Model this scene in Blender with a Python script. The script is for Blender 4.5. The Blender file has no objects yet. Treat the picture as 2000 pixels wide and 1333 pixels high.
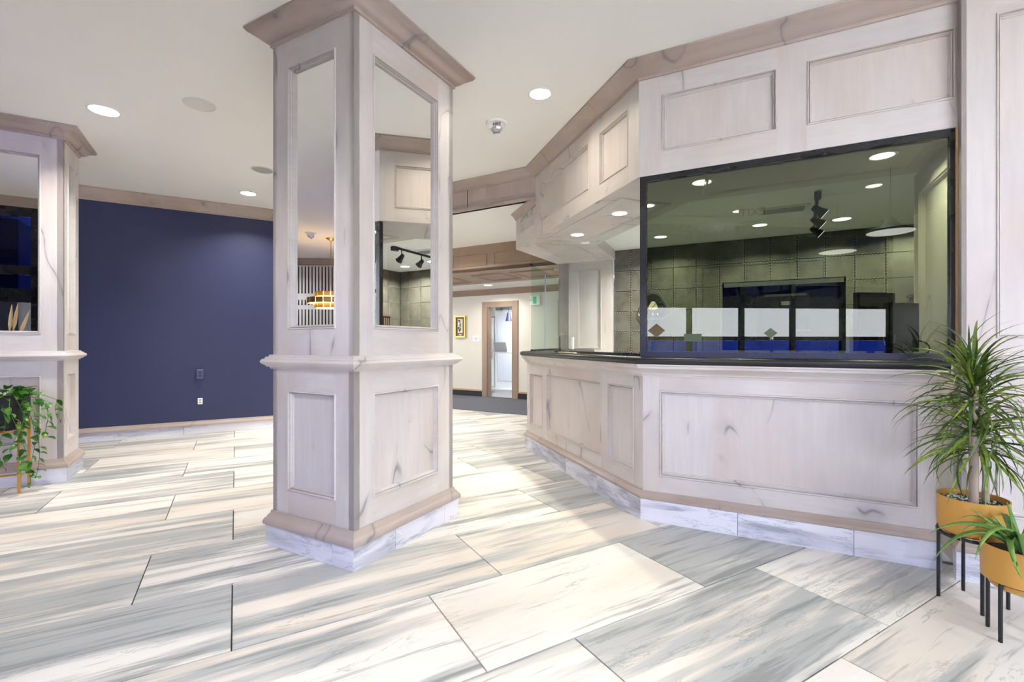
import bpy, bmesh, math, random
from mathutils import Vector, Matrix
R=math.radians; PI=math.pi
random.seed(7)
S=bpy.context.scene; COL=S.collection
# ---------------------------------------------------------------- camera
HCAM=1.22; FPX=928.24; HY=670.66
cam=bpy.data.objects.new('camera',bpy.data.cameras.new('camera')); COL.objects.link(cam)
cam.location=(0,0,HCAM); cam.rotation_euler=(R(90),0,0)
cam.data.sensor_width=36; cam.data.lens=36*FPX/2000; cam.data.shift_y=(HY-666.5)/2000
cam.data.clip_start=.02; cam.data.clip_end=200
S.camera=cam
# ---------------------------------------------------------------- view, world
S.view_settings.view_transform='Standard'; S.view_settings.look='None'
S.view_settings.exposure=1.38; S.view_settings.gamma=1; S.view_settings.use_curve_mapping=False
CANW=12.0     # recessed can power
W=bpy.data.worlds.new('sky'); S.world=W; W.use_nodes=True
wn=W.node_tree.nodes; wl=W.node_tree.links; wn.clear()
wo=wn.new('ShaderNodeOutputWorld'); wb=wn.new('ShaderNodeBackground'); wt=wn.new('ShaderNodeTexCoord')
wsep=wn.new('ShaderNodeSeparateXYZ'); wr=wn.new('ShaderNodeValToRGB')
wl.new(wt.outputs['Generated'],wsep.inputs[0]); wl.new(wsep.outputs['Z'],wr.inputs[0])
wr.color_ramp.elements[0].position=0.0; wr.color_ramp.elements[0].color=(.93,.94,1,1)
wr.color_ramp.elements[1].position=.6; wr.color_ramp.elements[1].color=(.62,.72,1,1)
wl.new(wr.outputs[0],wb.inputs[0]); wb.inputs[1].default_value=3.2
wl.new(wb.outputs[0],wo.inputs[0])
sun=bpy.data.objects.new('sun',bpy.data.lights.new('sun','SUN')); COL.objects.link(sun); sun.data.energy=58; sun.data.angle=R(2); sun.data.color=(1,.97,.94)
sun.rotation_euler=Vector((.50246659*.64,-.86459663*.64,-.77)).to_track_quat('-Z','Y').to_euler()   # high sun behind the building: lights the pavement outside the windows
S.cycles.use_denoising=True
S.cycles.max_bounces=10; S.cycles.diffuse_bounces=6; S.cycles.glossy_bounces=5; S.cycles.transmission_bounces=6; S.cycles.transparent_max_bounces=12
S.cycles.sample_clamp_indirect=8; S.cycles.caustics_reflective=False; S.cycles.caustics_refractive=False
# ---------------------------------------------------------------- frames of reference
def dv(a): return Vector((math.sin(R(a)),math.cos(R(a))))
AV=Vector((.86459663,.50246659)); BV=Vector((-.50246659,.86459663))
def ab(a,b): p=AV*a+BV*b; return Vector((p.x,p.y))
uF=dv(117.26); nF=Vector((uF.y,-uF.x))      # window side of the reception booth
uS=dv(-18.11); nS=Vector((-uS.y,uS.x))      # angled side of the counter
B0=Vector((.885,3.279)); MV=(nF+nS)/(1+nF.dot(nS))
BB=B0-MV*.03; BF=B0+MV*.015
CZ=3.125
def FP(u,d=0,base=BF): p=base+uF*u+nF*d; return Vector((p.x,p.y))
def SP(u,d=0,base=BF): p=base+uS*u+nS*d; return Vector((p.x,p.y))
# ---------------------------------------------------------------- materials
MATS={}
class NT:
    def __init__(s,name):
        s.m=bpy.data.materials.new(name); s.m.use_nodes=True; s.n=s.m.node_tree.nodes; s.l=s.m.node_tree.links
        s.b=s.n['Principled BSDF']; s.o=s.n['Material Output']
    def new(s,t,**k):
        x=s.n.new(t)
        for a,v in k.items(): setattr(x,a,v)
        return x
    def link(s,a,b): s.l.new(a,b)
    def coords(s,scale,rnd=True):
        tc=s.new('ShaderNodeTexCoord'); mp=s.new('ShaderNodeMapping'); mp.inputs['Scale'].default_value=scale
        if rnd:
            oi=s.new('ShaderNodeObjectInfo'); mu=s.new('ShaderNodeMath',operation='MULTIPLY'); mu.inputs[1].default_value=37.0
            s.link(oi.outputs['Random'],mu.inputs[0])
            va=s.new('ShaderNodeVectorMath',operation='ADD'); s.link(tc.outputs['Object'],va.inputs[0]); s.link(mu.outputs[0],va.inputs[1]); s.link(va.outputs[0],mp.inputs[0])
        else: s.link(tc.outputs['Object'],mp.inputs[0])
        return mp.outputs[0]
    def noise(s,vec,scale,detail=4,rough=.5,dist=0):
        n=s.new('ShaderNodeTexNoise'); n.inputs['Scale'].default_value=scale; n.inputs['Detail'].default_value=detail
        n.inputs['Roughness'].default_value=rough; n.inputs['Distortion'].default_value=dist
        s.link(vec,n.inputs['Vector']); return n.outputs['Fac']
    def ramp(s,fac,stops):
        r=s.new('ShaderNodeValToRGB'); e=r.color_ramp.elements
        while len(e)<len(stops): e.new(.5)
        for el,(p,c) in zip(e,stops):
            el.position=p; el.color=(c,c,c,1) if isinstance(c,(int,float)) else (*c,1)
        s.link(fac,r.inputs[0]); return r.outputs[0]
    def mix(s,fac,a,b,mode='MIX'):
        m=s.new('ShaderNodeMix',data_type='RGBA',blend_type=mode)
        for v,i in ((fac,0),(a,6),(b,7)):
            if hasattr(v,'type') and hasattr(v,'node'): s.link(v,m.inputs[i])
            else: m.inputs[i].default_value=v if isinstance(v,(int,float)) else (*v,1)
        return m.outputs[2]
    def math(s,op,a,b=None):
        m=s.new('ShaderNodeMath',operation=op)
        for i,v in enumerate((a,b)):
            if v is None: continue
            if isinstance(v,(int,float)): m.inputs[i].default_value=v
            else: s.link(v,m.inputs[i])
        return m.outputs[0]
    def bump(s,h,strength=.2,dist=.01):
        b=s.new('ShaderNodeBump'); b.inputs['Strength'].default_value=strength; b.inputs['Distance'].default_value=dist
        s.link(h,b.inputs['Height']); s.link(b.outputs[0],s.b.inputs['Normal'])
def srgb(r,g,b):
    f=lambda c:(c/255/12.92 if c<=10 else ((c/255+.055)/1.055)**2.4)
    return (f(r),f(g),f(b))
def plain(name,c,rough=.5,metal=0,spec=.5,emit=None,es=1):
    t=NT(name); t.b.inputs['Base Color'].default_value=(*c,1); t.b.inputs['Roughness'].default_value=rough
    t.b.inputs['Metallic'].default_value=metal; t.b.inputs['Specular IOR Level'].default_value=spec
    if emit: t.b.inputs['Emission Color'].default_value=(*emit,1); t.b.inputs['Emission Strength'].default_value=es
    v=t.coords((1,1,1)); n=t.noise(v,9,3); t.link(t.math('ADD',t.math('MULTIPLY',n,.12),rough-.06),t.b.inputs['Roughness'])
    MATS[name]=t.m; return t.m
def faux(name,base,tan,grey,vertical=True,tanmix=.5,vein=.75):
    """whitewashed, hand painted wood: brushed streaks, tan patches, slate coloured veins"""
    t=NT(name)
    v=t.coords((6,6,.45) if vertical else (.8,.8,7))
    streak=t.noise(v,5,6,.65,.3)
    v2=t.coords((1,1,.45) if vertical else (.5,.5,1.2))
    patch=t.noise(v2,2.1,3,.5,.6)
    c=t.mix(t.ramp(streak,[(.32,0),(.72,1)]),base,tuple(x*.90 for x in base))
    c=t.mix(t.math('MULTIPLY',t.ramp(patch,[(.45,0),(.75,1)]),tanmix),c,tan)
    p3=t.noise(t.coords((1,1,.6)),3.1,3,.5,.2)
    c=t.mix(t.math('MULTIPLY',t.ramp(p3,[(.5,0),(.8,1)]),.35),c,grey)
    # veins: contour lines of a stretched noise, broken up by a mask
    vv=t.new('ShaderNodeMapping'); vv.inputs['Rotation'].default_value=(R(28),R(-24),0) if vertical else (R(70),R(60),0)
    vv.inputs['Scale'].default_value=(1,1,.42)
    t.link(t.coords((1,1,1)),vv.inputs[0])
    vn=t.noise(vv.outputs[0],1.25,3,.5,.25)
    ln=t.math('ABSOLUTE',t.math('SUBTRACT',vn,.53))
    line=t.ramp(ln,[(.0,1),(.0022,.7),(.0055,0)])
    mask=t.ramp(t.noise(t.coords((1,1,1)),2.6,2),[(.50,0),(.58,1)])
    soft=t.ramp(ln,[(.0,.28),(.022,0)])
    k=t.math('MULTIPLY',t.math('MAXIMUM',line,soft),mask)
    c=t.mix(t.math('MULTIPLY',k,vein),c,(.14,.14,.16))
    t.link(c,t.b.inputs['Base Color']); t.b.inputs['Roughness'].default_value=.42; t.b.inputs['Specular IOR Level'].default_value=.35
    t.bump(streak,.12,.002); MATS[name]=t.m; return t.m
WB=srgb(208,202,197); WT=srgb(188,169,152); WG=srgb(174,174,180)
faux('wash_v',WB,WT,WG,True,.6); faux('wash_h',WB,WT,WG,False,.6)
BB_=srgb(178,164,154); BT=srgb(152,129,110); BG=srgb(156,150,152)
faux('brown_v',BB_,BT,BG,True,.7); faux('brown_h',BB_,BT,BG,False,.7)
DB=srgb(158,135,114); DT=srgb(132,107,86)
faux('oak_v',DB,DT,srgb(150,138,126),True,.7,.5); faux('oak_h',DB,DT,srgb(150,138,126),False,.7,.5)
def marble(name,stretch,dark=False,warm=True):
    t=NT(name)
    oi=t.new('ShaderNodeObjectInfo')
    sep=t.new('ShaderNodeSeparateColor'); t.link(oi.outputs['Color'],sep.inputs[0]); tone=sep.outputs[0]
    sx,sy,sz=stretch
    big=t.noise(t.coords((sx*.55,sy*.42,sz*.42)),1.0,3,.5,.35)
    mid=t.noise(t.coords((sx*.6,sy,sz)),1.3,5,.6,.35)
    fine=t.noise(t.coords((sx,sy*2.6,sz*2.6)),1.6,6,.62,.3)
    vf=t.noise(t.coords((sx*1.1,sy*.9,sz*.9)),1.5,6,.62,.5)
    cream=srgb(228,223,213) if warm else srgb(226,226,232); pink=srgb(219,207,191) if warm else srgb(214,214,224)
    g1=srgb(176,177,173) if warm else srgb(190,192,202); g2=srgb(116,119,115) if warm else srgb(140,144,156)
    c=t.mix(t.ramp(big,[(.4,0),(.62,1)]),cream,pink)
    s=t.math('ADD',t.math('ADD',t.math('MULTIPLY',big,.45),t.math('MULTIPLY',mid,.55)),t.math('MULTIPLY',tone,.14))
    c=t.mix(t.ramp(s,[(.52,0),(.60,1)]),c,g1)
    s2=t.math('ADD',t.math('ADD',t.math('MULTIPLY',fine,.6),t.math('MULTIPLY',mid,.4)),t.math('MULTIPLY',tone,.055))
    c=t.mix(t.math('MULTIPLY',t.ramp(s2,[(.55,0),(.63,1)]),.6),c,g2)
    vl=t.math('ABSOLUTE',t.math('SUBTRACT',vf,.5))
    msk=t.ramp(t.noise(t.coords((1.2,2.4,1)),1.3,2),[(.46,0),(.6,1)])
    c=t.mix(t.math('MULTIPLY',t.math('MULTIPLY',t.ramp(vl,[(0,1),(.014,0)]),msk),.5),c,srgb(120,120,120))
    t.link(c,t.b.inputs['Base Color']); t.b.inputs['Roughness'].default_value=.36; t.b.inputs['Specular IOR Level'].default_value=.3
    MATS[name]=t.m; return t.m
marble('tile',(.9,6.5,1)); marble('plinth',(1.6,1.6,9),warm=False)
plain('grout',srgb(66,66,68),.8)
def paint(name,c,var=.02,bump=.05,rough=.7,scale=60):
    t=NT(name); v=t.coords((1,1,1),False); n=t.noise(v,1.4,3); m=t.noise(v,scale,2)
    t.link(t.mix(t.ramp(n,[(.3,0),(.7,1)]),c,tuple(x*(1-var*2) for x in c)),t.b.inputs['Base Color'])
    t.b.inputs['Roughness'].default_value=rough; t.b.inputs['Specular IOR Level'].default_value=.3; t.bump(m,bump,.002); MATS[name]=t.m
paint('ceil',srgb(246,245,240),.01); paint('ceil_pop',srgb(240,240,232),.03,.9,.9,140)
paint('blue',srgb(53,57,88),.03,.04,.42); paint('cream_wall',srgb(226,220,206)); paint('white_wall',srgb(238,238,242))
paint('dark_wall',srgb(96,96,96),.1,.6,.8,14); paint('ground',srgb(232,232,236),.05,.3,.9,6)
def carpet(name,c1,c2,s=90):
    t=NT(name); v=t.coords((1,1,1),False); n=t.noise(v,s,3,.8); w=t.noise(t.coords((1,5,1),False),9,4,.7)
    t.link(t.mix(t.math('ADD',t.math('MULTIPLY',n,.6),t.math('MULTIPLY',w,.4)),c1,c2),t.b.inputs['Base Color']); t.b.inputs['Roughness'].default_value=.95
    t.bump(n,.8,.01); MATS[name]=t.m
carpet('carpet',srgb(40,42,50),srgb(128,130,140)); carpet('carpet_fleck',srgb(70,70,80),srgb(250,250,250),45)
plain('mirror',(.93,.94,.94),.0,1); MATS['mirror'].node_tree.nodes['Principled BSDF'].inputs['Roughness'].default_value=0
for l in list(MATS['mirror'].node_tree.links):
    if l.to_socket.name=='Roughness': MATS['mirror'].node_tree.links.remove(l)
def glass(name,tint,rmin=.06,rmax=1.0,ior=1.5,rough=0.0):
    t=NT(name); t.n.remove(t.b)
    tr=t.new('ShaderNodeBsdfTransparent'); tr.inputs[0].default_value=(*tint,1)
    gl=t.new('ShaderNodeBsdfGlossy'); gl.inputs['Roughness'].default_value=rough; gl.inputs[0].default_value=(1,1,1,1)
    lw=t.new('ShaderNodeLayerWeight'); lw.inputs[0].default_value=.5
    fac=t.math('ADD',t.math('MULTIPLY',t.math('POWER',lw.outputs['Facing'],5.0),.9*rmax),rmin)
    mx=t.new('ShaderNodeMixShader'); t.link(fac,mx.inputs[0]); t.link(tr.outputs[0],mx.inputs[1]); t.link(gl.outputs[0],mx.inputs[2]); t.link(mx.outputs[0],t.o.inputs[0]); MATS[name]=t.m
glass('glass_tint',srgb(180,187,172),.055,.8); glass('glass_clear',(.95,.97,.96),.025,.4); glass('glass_green',(.86,.92,.89),.015,.05); glass('glass_blue',(.10,.17,.52),.02,.4); glass('glass_screen',(.96,.98,.965),.010,.05); glass('glass_dark',(.02,.035,.11),.02,.4); glass('glass_window',(.99,.99,1),.02,.4)
plain('black_metal',srgb(14,15,20),.28,.0,.6); plain('black_matte',srgb(20,20,22),.6); plain('counter_black',srgb(30,30,30),.32,0,.55)
plain('gold',srgb(214,164,84),.36,.55); plain('brass',srgb(196,158,92),.38,.7); plain('gold_frame',srgb(190,150,70),.35,.8)
plain('white_plastic',srgb(240,240,238),.4); plain('grey_grille',srgb(168,170,168),.7); plain('speaker_white',srgb(222,222,216),.7)
plain('lamp_glow',(1,1,1),.5,emit=(1,.96,.9),es=5); plain('lamp_soft',(1,1,1),.5,emit=(1,.97,.93),es=2.2)
plain('chand_glow',(1,.85,.5),.5,emit=(1,.72,.33),es=3.2)
plain('exit_green',srgb(60,170,90),.4,emit=(.1,.6,.25),es=.12); plain('chrome',srgb(200,200,205),.15,1)
plain('stem_tan',srgb(168,152,136),.8); plain('soil',srgb(40,36,32),.9); plain('gravel_w',srgb(200,205,195),.6); plain('gravel_d',srgb(60,66,60),.6)
plain('caption_grey',srgb(120,120,120),.6); plain('red_text',srgb(190,60,60),.6); plain('dark_text',srgb(40,40,40),.6)
plain('box_grey',srgb(150,150,140),.6); plain('screen_dark',srgb(16,20,30),.12,0,.8); plain('sticker_brown',srgb(92,76,46),.6); plain('sticker_green',srgb(74,88,60),.6)
plain('bluegrey_plate',srgb(70,72,104),.4); plain('walnut',srgb(96,78,64),.5); plain('ivory',srgb(222,208,176),.6); plain('frost',srgb(225,228,236),.35)
plain('silver',srgb(205,206,212),.3,.6); plain('orange_wood',srgb(196,156,112),.5); plain('yellow_strip',srgb(205,190,90),.5)
plain('pampas',srgb(214,190,150),.9)
def leafmat(name,c1,c2,c3,ax=1):
    t=NT(name); oi=t.new('ShaderNodeObjectInfo'); v=t.coords((40,1.5,1)); n=t.noise(v,2,3)
    c=t.mix(t.ramp(oi.outputs['Random'],[(.25,0),(.85,1)]),c1,c2); c=t.mix(t.ramp(n,[(.4,0),(.7,1)]),c,c3)
    t.link(c,t.b.inputs['Base Color']); t.b.inputs['Roughness'].default_value=.38; t.b.inputs['Specular IOR Level'].default_value=.5
    MATS[name]=t.m
leafmat('leaf_drac',srgb(38,62,22),srgb(138,158,48),srgb(70,100,36)); leafmat('leaf_pothos',srgb(40,92,24),srgb(104,150,52),srgb(58,110,32)); leafmat('leaf_aloe',srgb(92,138,52),srgb(150,182,84),srgb(104,142,84))
# riveted metal sheet
t=NT('metal_sheet'); n=t.noise(t.coords((1,1,1)),4,5,.6,.4)
t.link(t.mix(t.ramp(n,[(.3,0),(.7,1)]),srgb(84,81,70),srgb(122,118,105)),t.b.inputs['Base Color']); t.b.inputs['Metallic'].default_value=.45; t.b.inputs['Roughness'].default_value=.5; t.bump(n,.15,.004); MATS['metal_sheet']=t.m
plain('rivet',srgb(176,172,156),.4,.3)
# ---------------------------------------------------------------- mesh helpers
class MB:
    def __init__(s): s.v=[]; s.f=[]; s.mi=[]
    def quad(s,*p,m=0):
        i=len(s.v); s.v+= [Vector(q) for q in p]; s.f.append(tuple(range(i,i+len(p)))); s.mi.append(m); return s
    def obox(s,p,u,n,z0,z1,w,d,m=0):
        """box: p 2D corner, u along (width w), n outward; occupies from -d to 0 along n"""
        c=[p,p+u*w,p+u*w-n*d,p-n*d]; i=len(s.v)
        s.v+=[Vector((q.x,q.y,z0)) for q in c]+[Vector((q.x,q.y,z1)) for q in c]
        for f in ((0,3,2,1),(4,5,6,7),(0,1,5,4),(1,2,6,5),(2,3,7,6),(3,0,4,7)): s.f.append(tuple(i+k for k in f)); s.mi.append(m)
        return s
    def box(s,c,sx,sy,sz,rz=0,m=0,rx=0,ry=0):
        M=Matrix.Translation(Vector(c))@Matrix.Rotation(rz,4,'Z')@Matrix.Rotation(rx,4,'X')@Matrix.Rotation(ry,4,'Y'); i=len(s.v)
        for z in (-.5,.5):
            for x,y in ((-.5,-.5),(.5,-.5),(.5,.5),(-.5,.5)): s.v.append(M@Vector((x*sx,y*sy,z*sz)))
        for f in ((0,3,2,1),(4,5,6,7),(0,1,5,4),(1,2,6,5),(2,3,7,6),(3,0,4,7)): s.f.append(tuple(i+k for k in f)); s.mi.append(m)
        return s
    def prism(s,poly,z0,z1,m=0):
        i=len(s.v); n=len(poly)
        s.v+=[Vector((p[0],p[1],z0)) for p in poly]+[Vector((p[0],p[1],z1)) for p in poly]
        s.f.append(tuple(i+k for k in reversed(range(n)))); s.f.append(tuple(i+n+k for k in range(n))); s.mi+=[m,m]
        for k in range(n): s.f.append((i+k,i+(k+1)%n,i+n+(k+1)%n,i+n+k)); s.mi.append(m)
        return s
    def lathe(s,c,prof,seg=32,m=0,caps=True):
        i=len(s.v); k=len(prof)
        for a in range(seg):
            ca,sa=math.cos(2*PI*a/seg),math.sin(2*PI*a/seg)
            for r,z in prof: s.v.append(Vector((c[0]+r*ca,c[1]+r*sa,c[2]+z)))
        for a in range(seg):
            b=(a+1)%seg
            for j in range(k-1): s.f.append((i+a*k+j,i+b*k+j,i+b*k+j+1,i+a*k+j+1)); s.mi.append(m)
        if caps:
            if prof[0][0]>1e-5: s.f.append(tuple(i+a*k for a in reversed(range(seg)))); s.mi.append(m)
            if prof[-1][0]>1e-5: s.f.append(tuple(i+a*k+k-1 for a in range(seg))); s.mi.append(m)
        return s
    def tube(s,pts,r,seg=8,m=0):
        pts=[Vector(p) for p in pts]; i=len(s.v); n=len(pts); rr=r if isinstance(r,(list,tuple)) else [r]*n
        up=Vector((0,0,1))
        for j,p in enumerate(pts):
            t=(pts[min(j+1,n-1)]-pts[max(j-1,0)]).normalized()
            x=t.cross(up if abs(t.z)<.95 else Vector((1,0,0))).normalized(); y=t.cross(x)
            for a in range(seg): s.v.append(p+(x*math.cos(2*PI*a/seg)+y*math.sin(2*PI*a/seg))*rr[j])
        for j in range(n-1):
            for a in range(seg):
                b=(a+1)%seg; s.f.append((i+j*seg+a,i+j*seg+b,i+(j+1)*seg+b,i+(j+1)*seg+a)); s.mi.append(m)
        s.f.append(tuple(i+a for a in range(seg))); s.f.append(tuple(i+(n-1)*seg+a for a in reversed(range(seg)))); s.mi+=[m,m]
        return s
    def sweep(s,path,prof,closed=False,m=0,capend=True):
        """path: 2D points, outward normal on the RIGHT of travel; prof: closed list (out,z)"""
        P=[Vector((p[0],p[1])) for p in path]; n=len(P); nor=[]
        for j in range(n):
            ns=[]
            if j>0 or closed: d=(P[j]-P[j-1]).normalized(); ns.append(Vector((d.y,-d.x)))
            if j<n-1 or closed: d=(P[(j+1)%n]-P[j]).normalized(); ns.append(Vector((d.y,-d.x)))
            nor.append(ns[0] if len(ns)==1 else (ns[0]+ns[1])/(1+ns[0].dot(ns[1])))
        k=len(prof); i=len(s.v)
        for j in range(n):
            for o,z in prof: q=P[j]+nor[j]*o; s.v.append(Vector((q.x,q.y,z)))
        for j in range(n if closed else n-1):
            b=(j+1)%n
            for a in range(k): c=(a+1)%k; s.f.append((i+j*k+a,i+j*k+c,i+b*k+c,i+b*k+a)); s.mi.append(m)
        if not closed and capend:
            s.f.append(tuple(i+a for a in reversed(range(k)))); s.f.append(tuple(i+(n-1)*k+a for a in range(k))); s.mi+=[m,m]
        return s
def build(name,mb,mat,parent=None,org=(0,0,0),smooth=None,fix=True):
    me=bpy.data.meshes.new(name); o=Vector((org[0],org[1],org[2] if len(org)>2 else 0))
    me.from_pydata([v-o for v in mb.v],[],mb.f)
    ms=mat if isinstance(mat,(list,tuple)) else [mat]
    for x in ms: me.materials.append(MATS[x])
    if len(ms)>1: me.polygons.foreach_set('material_index',mb.mi)
    if fix:
        bm=bmesh.new(); bm.from_mesh(me); bmesh.ops.recalc_face_normals(bm,faces=bm.faces[:]); bm.to_mesh(me); bm.free()
    if smooth:
        me.polygons.foreach_set('use_smooth',[True]*len(me.polygons)); me.set_sharp_from_angle(angle=R(smooth))
    me.update()
    ob=bpy.data.objects.new(name,me); COL.objects.link(ob)
    if parent: ob.parent=parent; 
    else: ob.location=o
    return ob
def tag(o,label=None,cat=None,group=None,kind=None):
    if label: o['label']=label
    if cat: o['category']=cat
    if group: o['group']=group
    if kind: o['kind']=kind
    return o
class Thing:
    def __init__(s,name,loc,label,cat,group=None):
        s.o=bpy.data.objects.new(name,None); COL.objects.link(s.o); s.loc=Vector(loc); s.o.location=s.loc; s.o.empty_display_size=.1
        tag(s.o,label,cat,group)
    def part(s,name,mb,mat,smooth=None,parent=None,label=None,kind=None):
        ob=build(name,mb,mat,parent or s.o,s.loc,smooth)
        if label: ob['label']=label
        if kind: ob['kind']=kind
        return ob
def dup(root):
    c=root.copy(); COL.objects.link(c)
    for ch in root.children:
        d=ch.copy(); COL.objects.link(d); d.parent=c
        for g in ch.children: e=g.copy(); COL.objects.link(e); e.parent=d
    return c
def struct(name,mb,mat,smooth=None,org=(0,0,0)):
    return tag(build(name,mb,mat,None,org,smooth),kind='structure')
def V2(x,y): return Vector((x,y))
# ogee-ish panel moulding around a rectangular opening on a vertical face
def mould_ring(mb,p,u,n,u0,u1,z0,z1,w=.022,out=.007,inn=-.018):
    prof=[(0,inn-.004),(0,out*.3),(w*.12,out),(w*.34,out),(w*.44,-.010),(w*.52,-.010),(w*.58,-.002),(w*.70,-.003),(w*.76,inn*.6),(w*.92,inn*.65),(w,inn-.001)]
    c=[(u0,z0,1,1),(u1,z0,-1,1),(u1,z1,-1,-1),(u0,z1,1,-1)]; k=len(prof); i=len(mb.v)
    for (a,z,sa,sz) in c:
        for (t_,o) in prof:
            q=p+u*(a+sa*t_)+n*o; mb.v.append(Vector((q.x,q.y,z+sz*t_)))
    for j in range(4):
        b=(j+1)%4
        for a in range(k-1): mb.f.append((i+j*k+a,i+j*k+a+1,i+b*k+a+1,i+b*k+a)); mb.mi.append(0)
def face(T,p,u,n,w,z0,z1,ops,mv='wash_v',mh='wash_h',thick=.04,kinds=None,mw=.026,deep=.026):
    """panelled face: stiles, rails, recessed panels with moulding; ops=[(u0,u1,za,zb,kind)]"""
    ops=sorted(ops); prev=0
    for (a,b,za,zb,kd) in ops+[(w,w,0,0,None)]:
        if a>prev+1e-4: T.part('stile',MB().obox(p+u*prev,u,n,z0,z1,a-prev,thick),mv)
        if kd is None: break
        if za>z0+1e-4: T.part('rail',MB().obox(p+u*a,u,n,z0,za,b-a,thick),mh)
        if zb<z1-1e-4: T.part('rail',MB().obox(p+u*a,u,n,zb,z1,b-a,thick),mh)
        if kd=='open': prev=b; continue
        if kd=='mirror': pan=T.part('mirror_pane',MB().obox(p+u*a-n*deep,u,n,za,zb,b-a,.006),'mirror')
        else: pan=T.part('panel',MB().obox(p+u*a-n*(deep-.001),u,n,za,zb,b-a,.012),mv)
        m=MB(); mould_ring(m,p,u,n,a,b,za,zb,mw,inn=-deep); T.part('panel_moulding',m,mh,smooth=40,parent=pan)
        prev=b
CROWN=[(0,CZ-.106),(.012,CZ-.106),(.014,CZ-.088),(.03,CZ-.082),(.05,CZ-.066),(.066,CZ-.046),(.084,CZ-.036),(.104,CZ-.028),(.112,CZ-.016),(.116,CZ-.014),(.116,CZ-.001),(0,CZ-.001)]
def crown(z=CZ,h=.106,p=.116): return [(o*p/.116,z-.001+(zz-CZ+.001)*h/.106) for o,zz in CROWN]
RAIL=[(0,1.066),(.012,1.066),(.014,1.076),(.026,1.078),(.034,1.088),(.047,1.096),(.053,1.108),(.047,1.122),(.034,1.127),(.030,1.137),(.018,1.139),(.016,1.149),(0,1.151)]
def basem(z0,h=.078,p=.042): return [(0,z0),(p*.96,z0),(p,z0+.006),(p*.98,z0+h*.28),(p*.80,z0+h*.45),(p*.66,z0+h*.5),(p*.55,z0+h*.62),(p*.26,z0+h*.82),(p*.2,z0+h),(0,z0+h)]
# ================================================================= SETTING
random.seed(3)
# room outline pieces (a,b grid)
P_hall=V2(-3.05,7.06); P_beam=SP(1.985)
# floor: bed + tiles
floor=struct('floor',MB().prism([(-12,-6),(9,-6),(9,14),(-12,14)],-.06,-.012),'grout')
tm=MB(); L_,W_=1.2205,.6108; g_=.0
pts=[(-L_/2,-W_/2),(L_/2,-W_/2),(L_/2,W_/2),(-L_/2,W_/2)]
e_=.0015
i0=[(x*(1-e_*2/L_),y*(1-e_*2/W_)) for x,y in pts]
tm.v=[Vector((x,y,-.012)) for x,y in pts]+[Vector((x,y,-.0012)) for x,y in pts]+[Vector((x,y,0)) for x,y in i0]
tm.f=[(8,9,10,11)]+[(k,(k+1)%4,4+(k+1)%4,4+k) for k in range(4)]+[(4+k,4+(k+1)%4,8+(k+1)%4,8+k) for k in range(4)]; tm.mi=[0]*9
t0=build('tile',tm,'tile',floor)
tone={(0,1):.95,(1,-1):.9,(0,0):.0,(1,0):.25,(1,1):.1,(2,1):.9,(2,-1):.65,(2,-2):.4,(0,2):.25,(-1,1):.55,(-1,2):.6,(-1,0):.1,(3,-1):.45,(4,1):.8,(3,-2):.6,(5,-1):.5,(0,-1):.3,(1,-2):.3,(-2,2):.6,(-2,3):.7,(-1,3):.9,(-2,1):.2}
first=True
rows={}
ang=math.atan2(AV.y,AV.x); cnt=0
for k in range(-4,14):
    bc=1.571+.6165*k+.308
    off=.806 if k%2==0 else -.015
    for m in range(-8,8):
        ac=off+1.226*m-.613   # tile m ends at off+1.226*m ; m=1 starts at off
        c=ab(ac,bc)
        if c.y<-.9 or c.y>9.2: continue
        if bc>9.0: continue
        # inside lobby or hall approach
        if ac<-7.9: continue
        if ac<-1.9 and bc<2.2: continue
        px=c.x/max(c.y,.3)
        if (c-BF).dot(nF)<-.75 and (c-BF).dot(nS)<-1.7: continue
        if c.x>6 : continue
        o=t0 if first else t0.copy()
        if not first: COL.objects.link(o)
        first=False
        o.location=(c.x,c.y,0); o.rotation_euler=(0,0,ang+(PI if random.random()<.5 else 0))
        idx=(k,m if k%2==0 else m) 
        mm=m-1
        if k%2==0: key=(k,m)   # interval start off+1.226*(m-1)
        tn=tone.get((k, m-1 if k%2==0 else m-1),None)
        if tn is None: tn=random.choice([0,.05,.1,.2,.35,.5,.8])
        o.color=(tn,tn,tn,1); cnt+=1
# carpet of the hallway
K=Vector((math.cos(R(30)),-math.sin(R(30)))); KN=Vector((math.sin(R(30)),math.cos(R(30))))   # hall directions
def HK(p,t,d=0): q=Vector(p)+K*t+KN*d; return V2(q.x,q.y)
c0=V2(-.43,8.418)
poly=[HK(c0,-6.6),HK(c0,2.9),HK(c0,2.9,1.92),HK(c0,-6.6,1.92)]
cp=build('hall_carpet',MB().prism(poly,-.004,.009),'carpet'); tag(cp,'dark grey fleck carpet covering the hallway floor beyond the marble tiles','carpet')
# walls
def wall(name,p,q,z0,z1,mat,th=.12,side=1):
    p=Vector(p);q=Vector(q); u=(q-p).normalized(); n=Vector((u.y,-u.x))*side
    return struct(name,MB().obox(p,u,n,z0,z1,(q-p).length,th),mat)
Wb=7.64
pL=ab(-7.72,Wb); pE=ab(.91,Wb)
wall('wall_back',pL,pE,0,CZ,'blue')
wall('wall_left',ab(-7.72,2.75),pL,0,CZ,'white_wall')
wall('wall_corridor_left',pE,pE-AV*.0+Vector((-.34,.94)).normalized()*1.2,0,CZ,'cream_wall',.1,1); _e=HK(V2(-.70,10.80),-7.4); wall('wall_corridor_left',_e,_e-KN*4.2,0,CZ,'cream_wall',.1,1)
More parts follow.
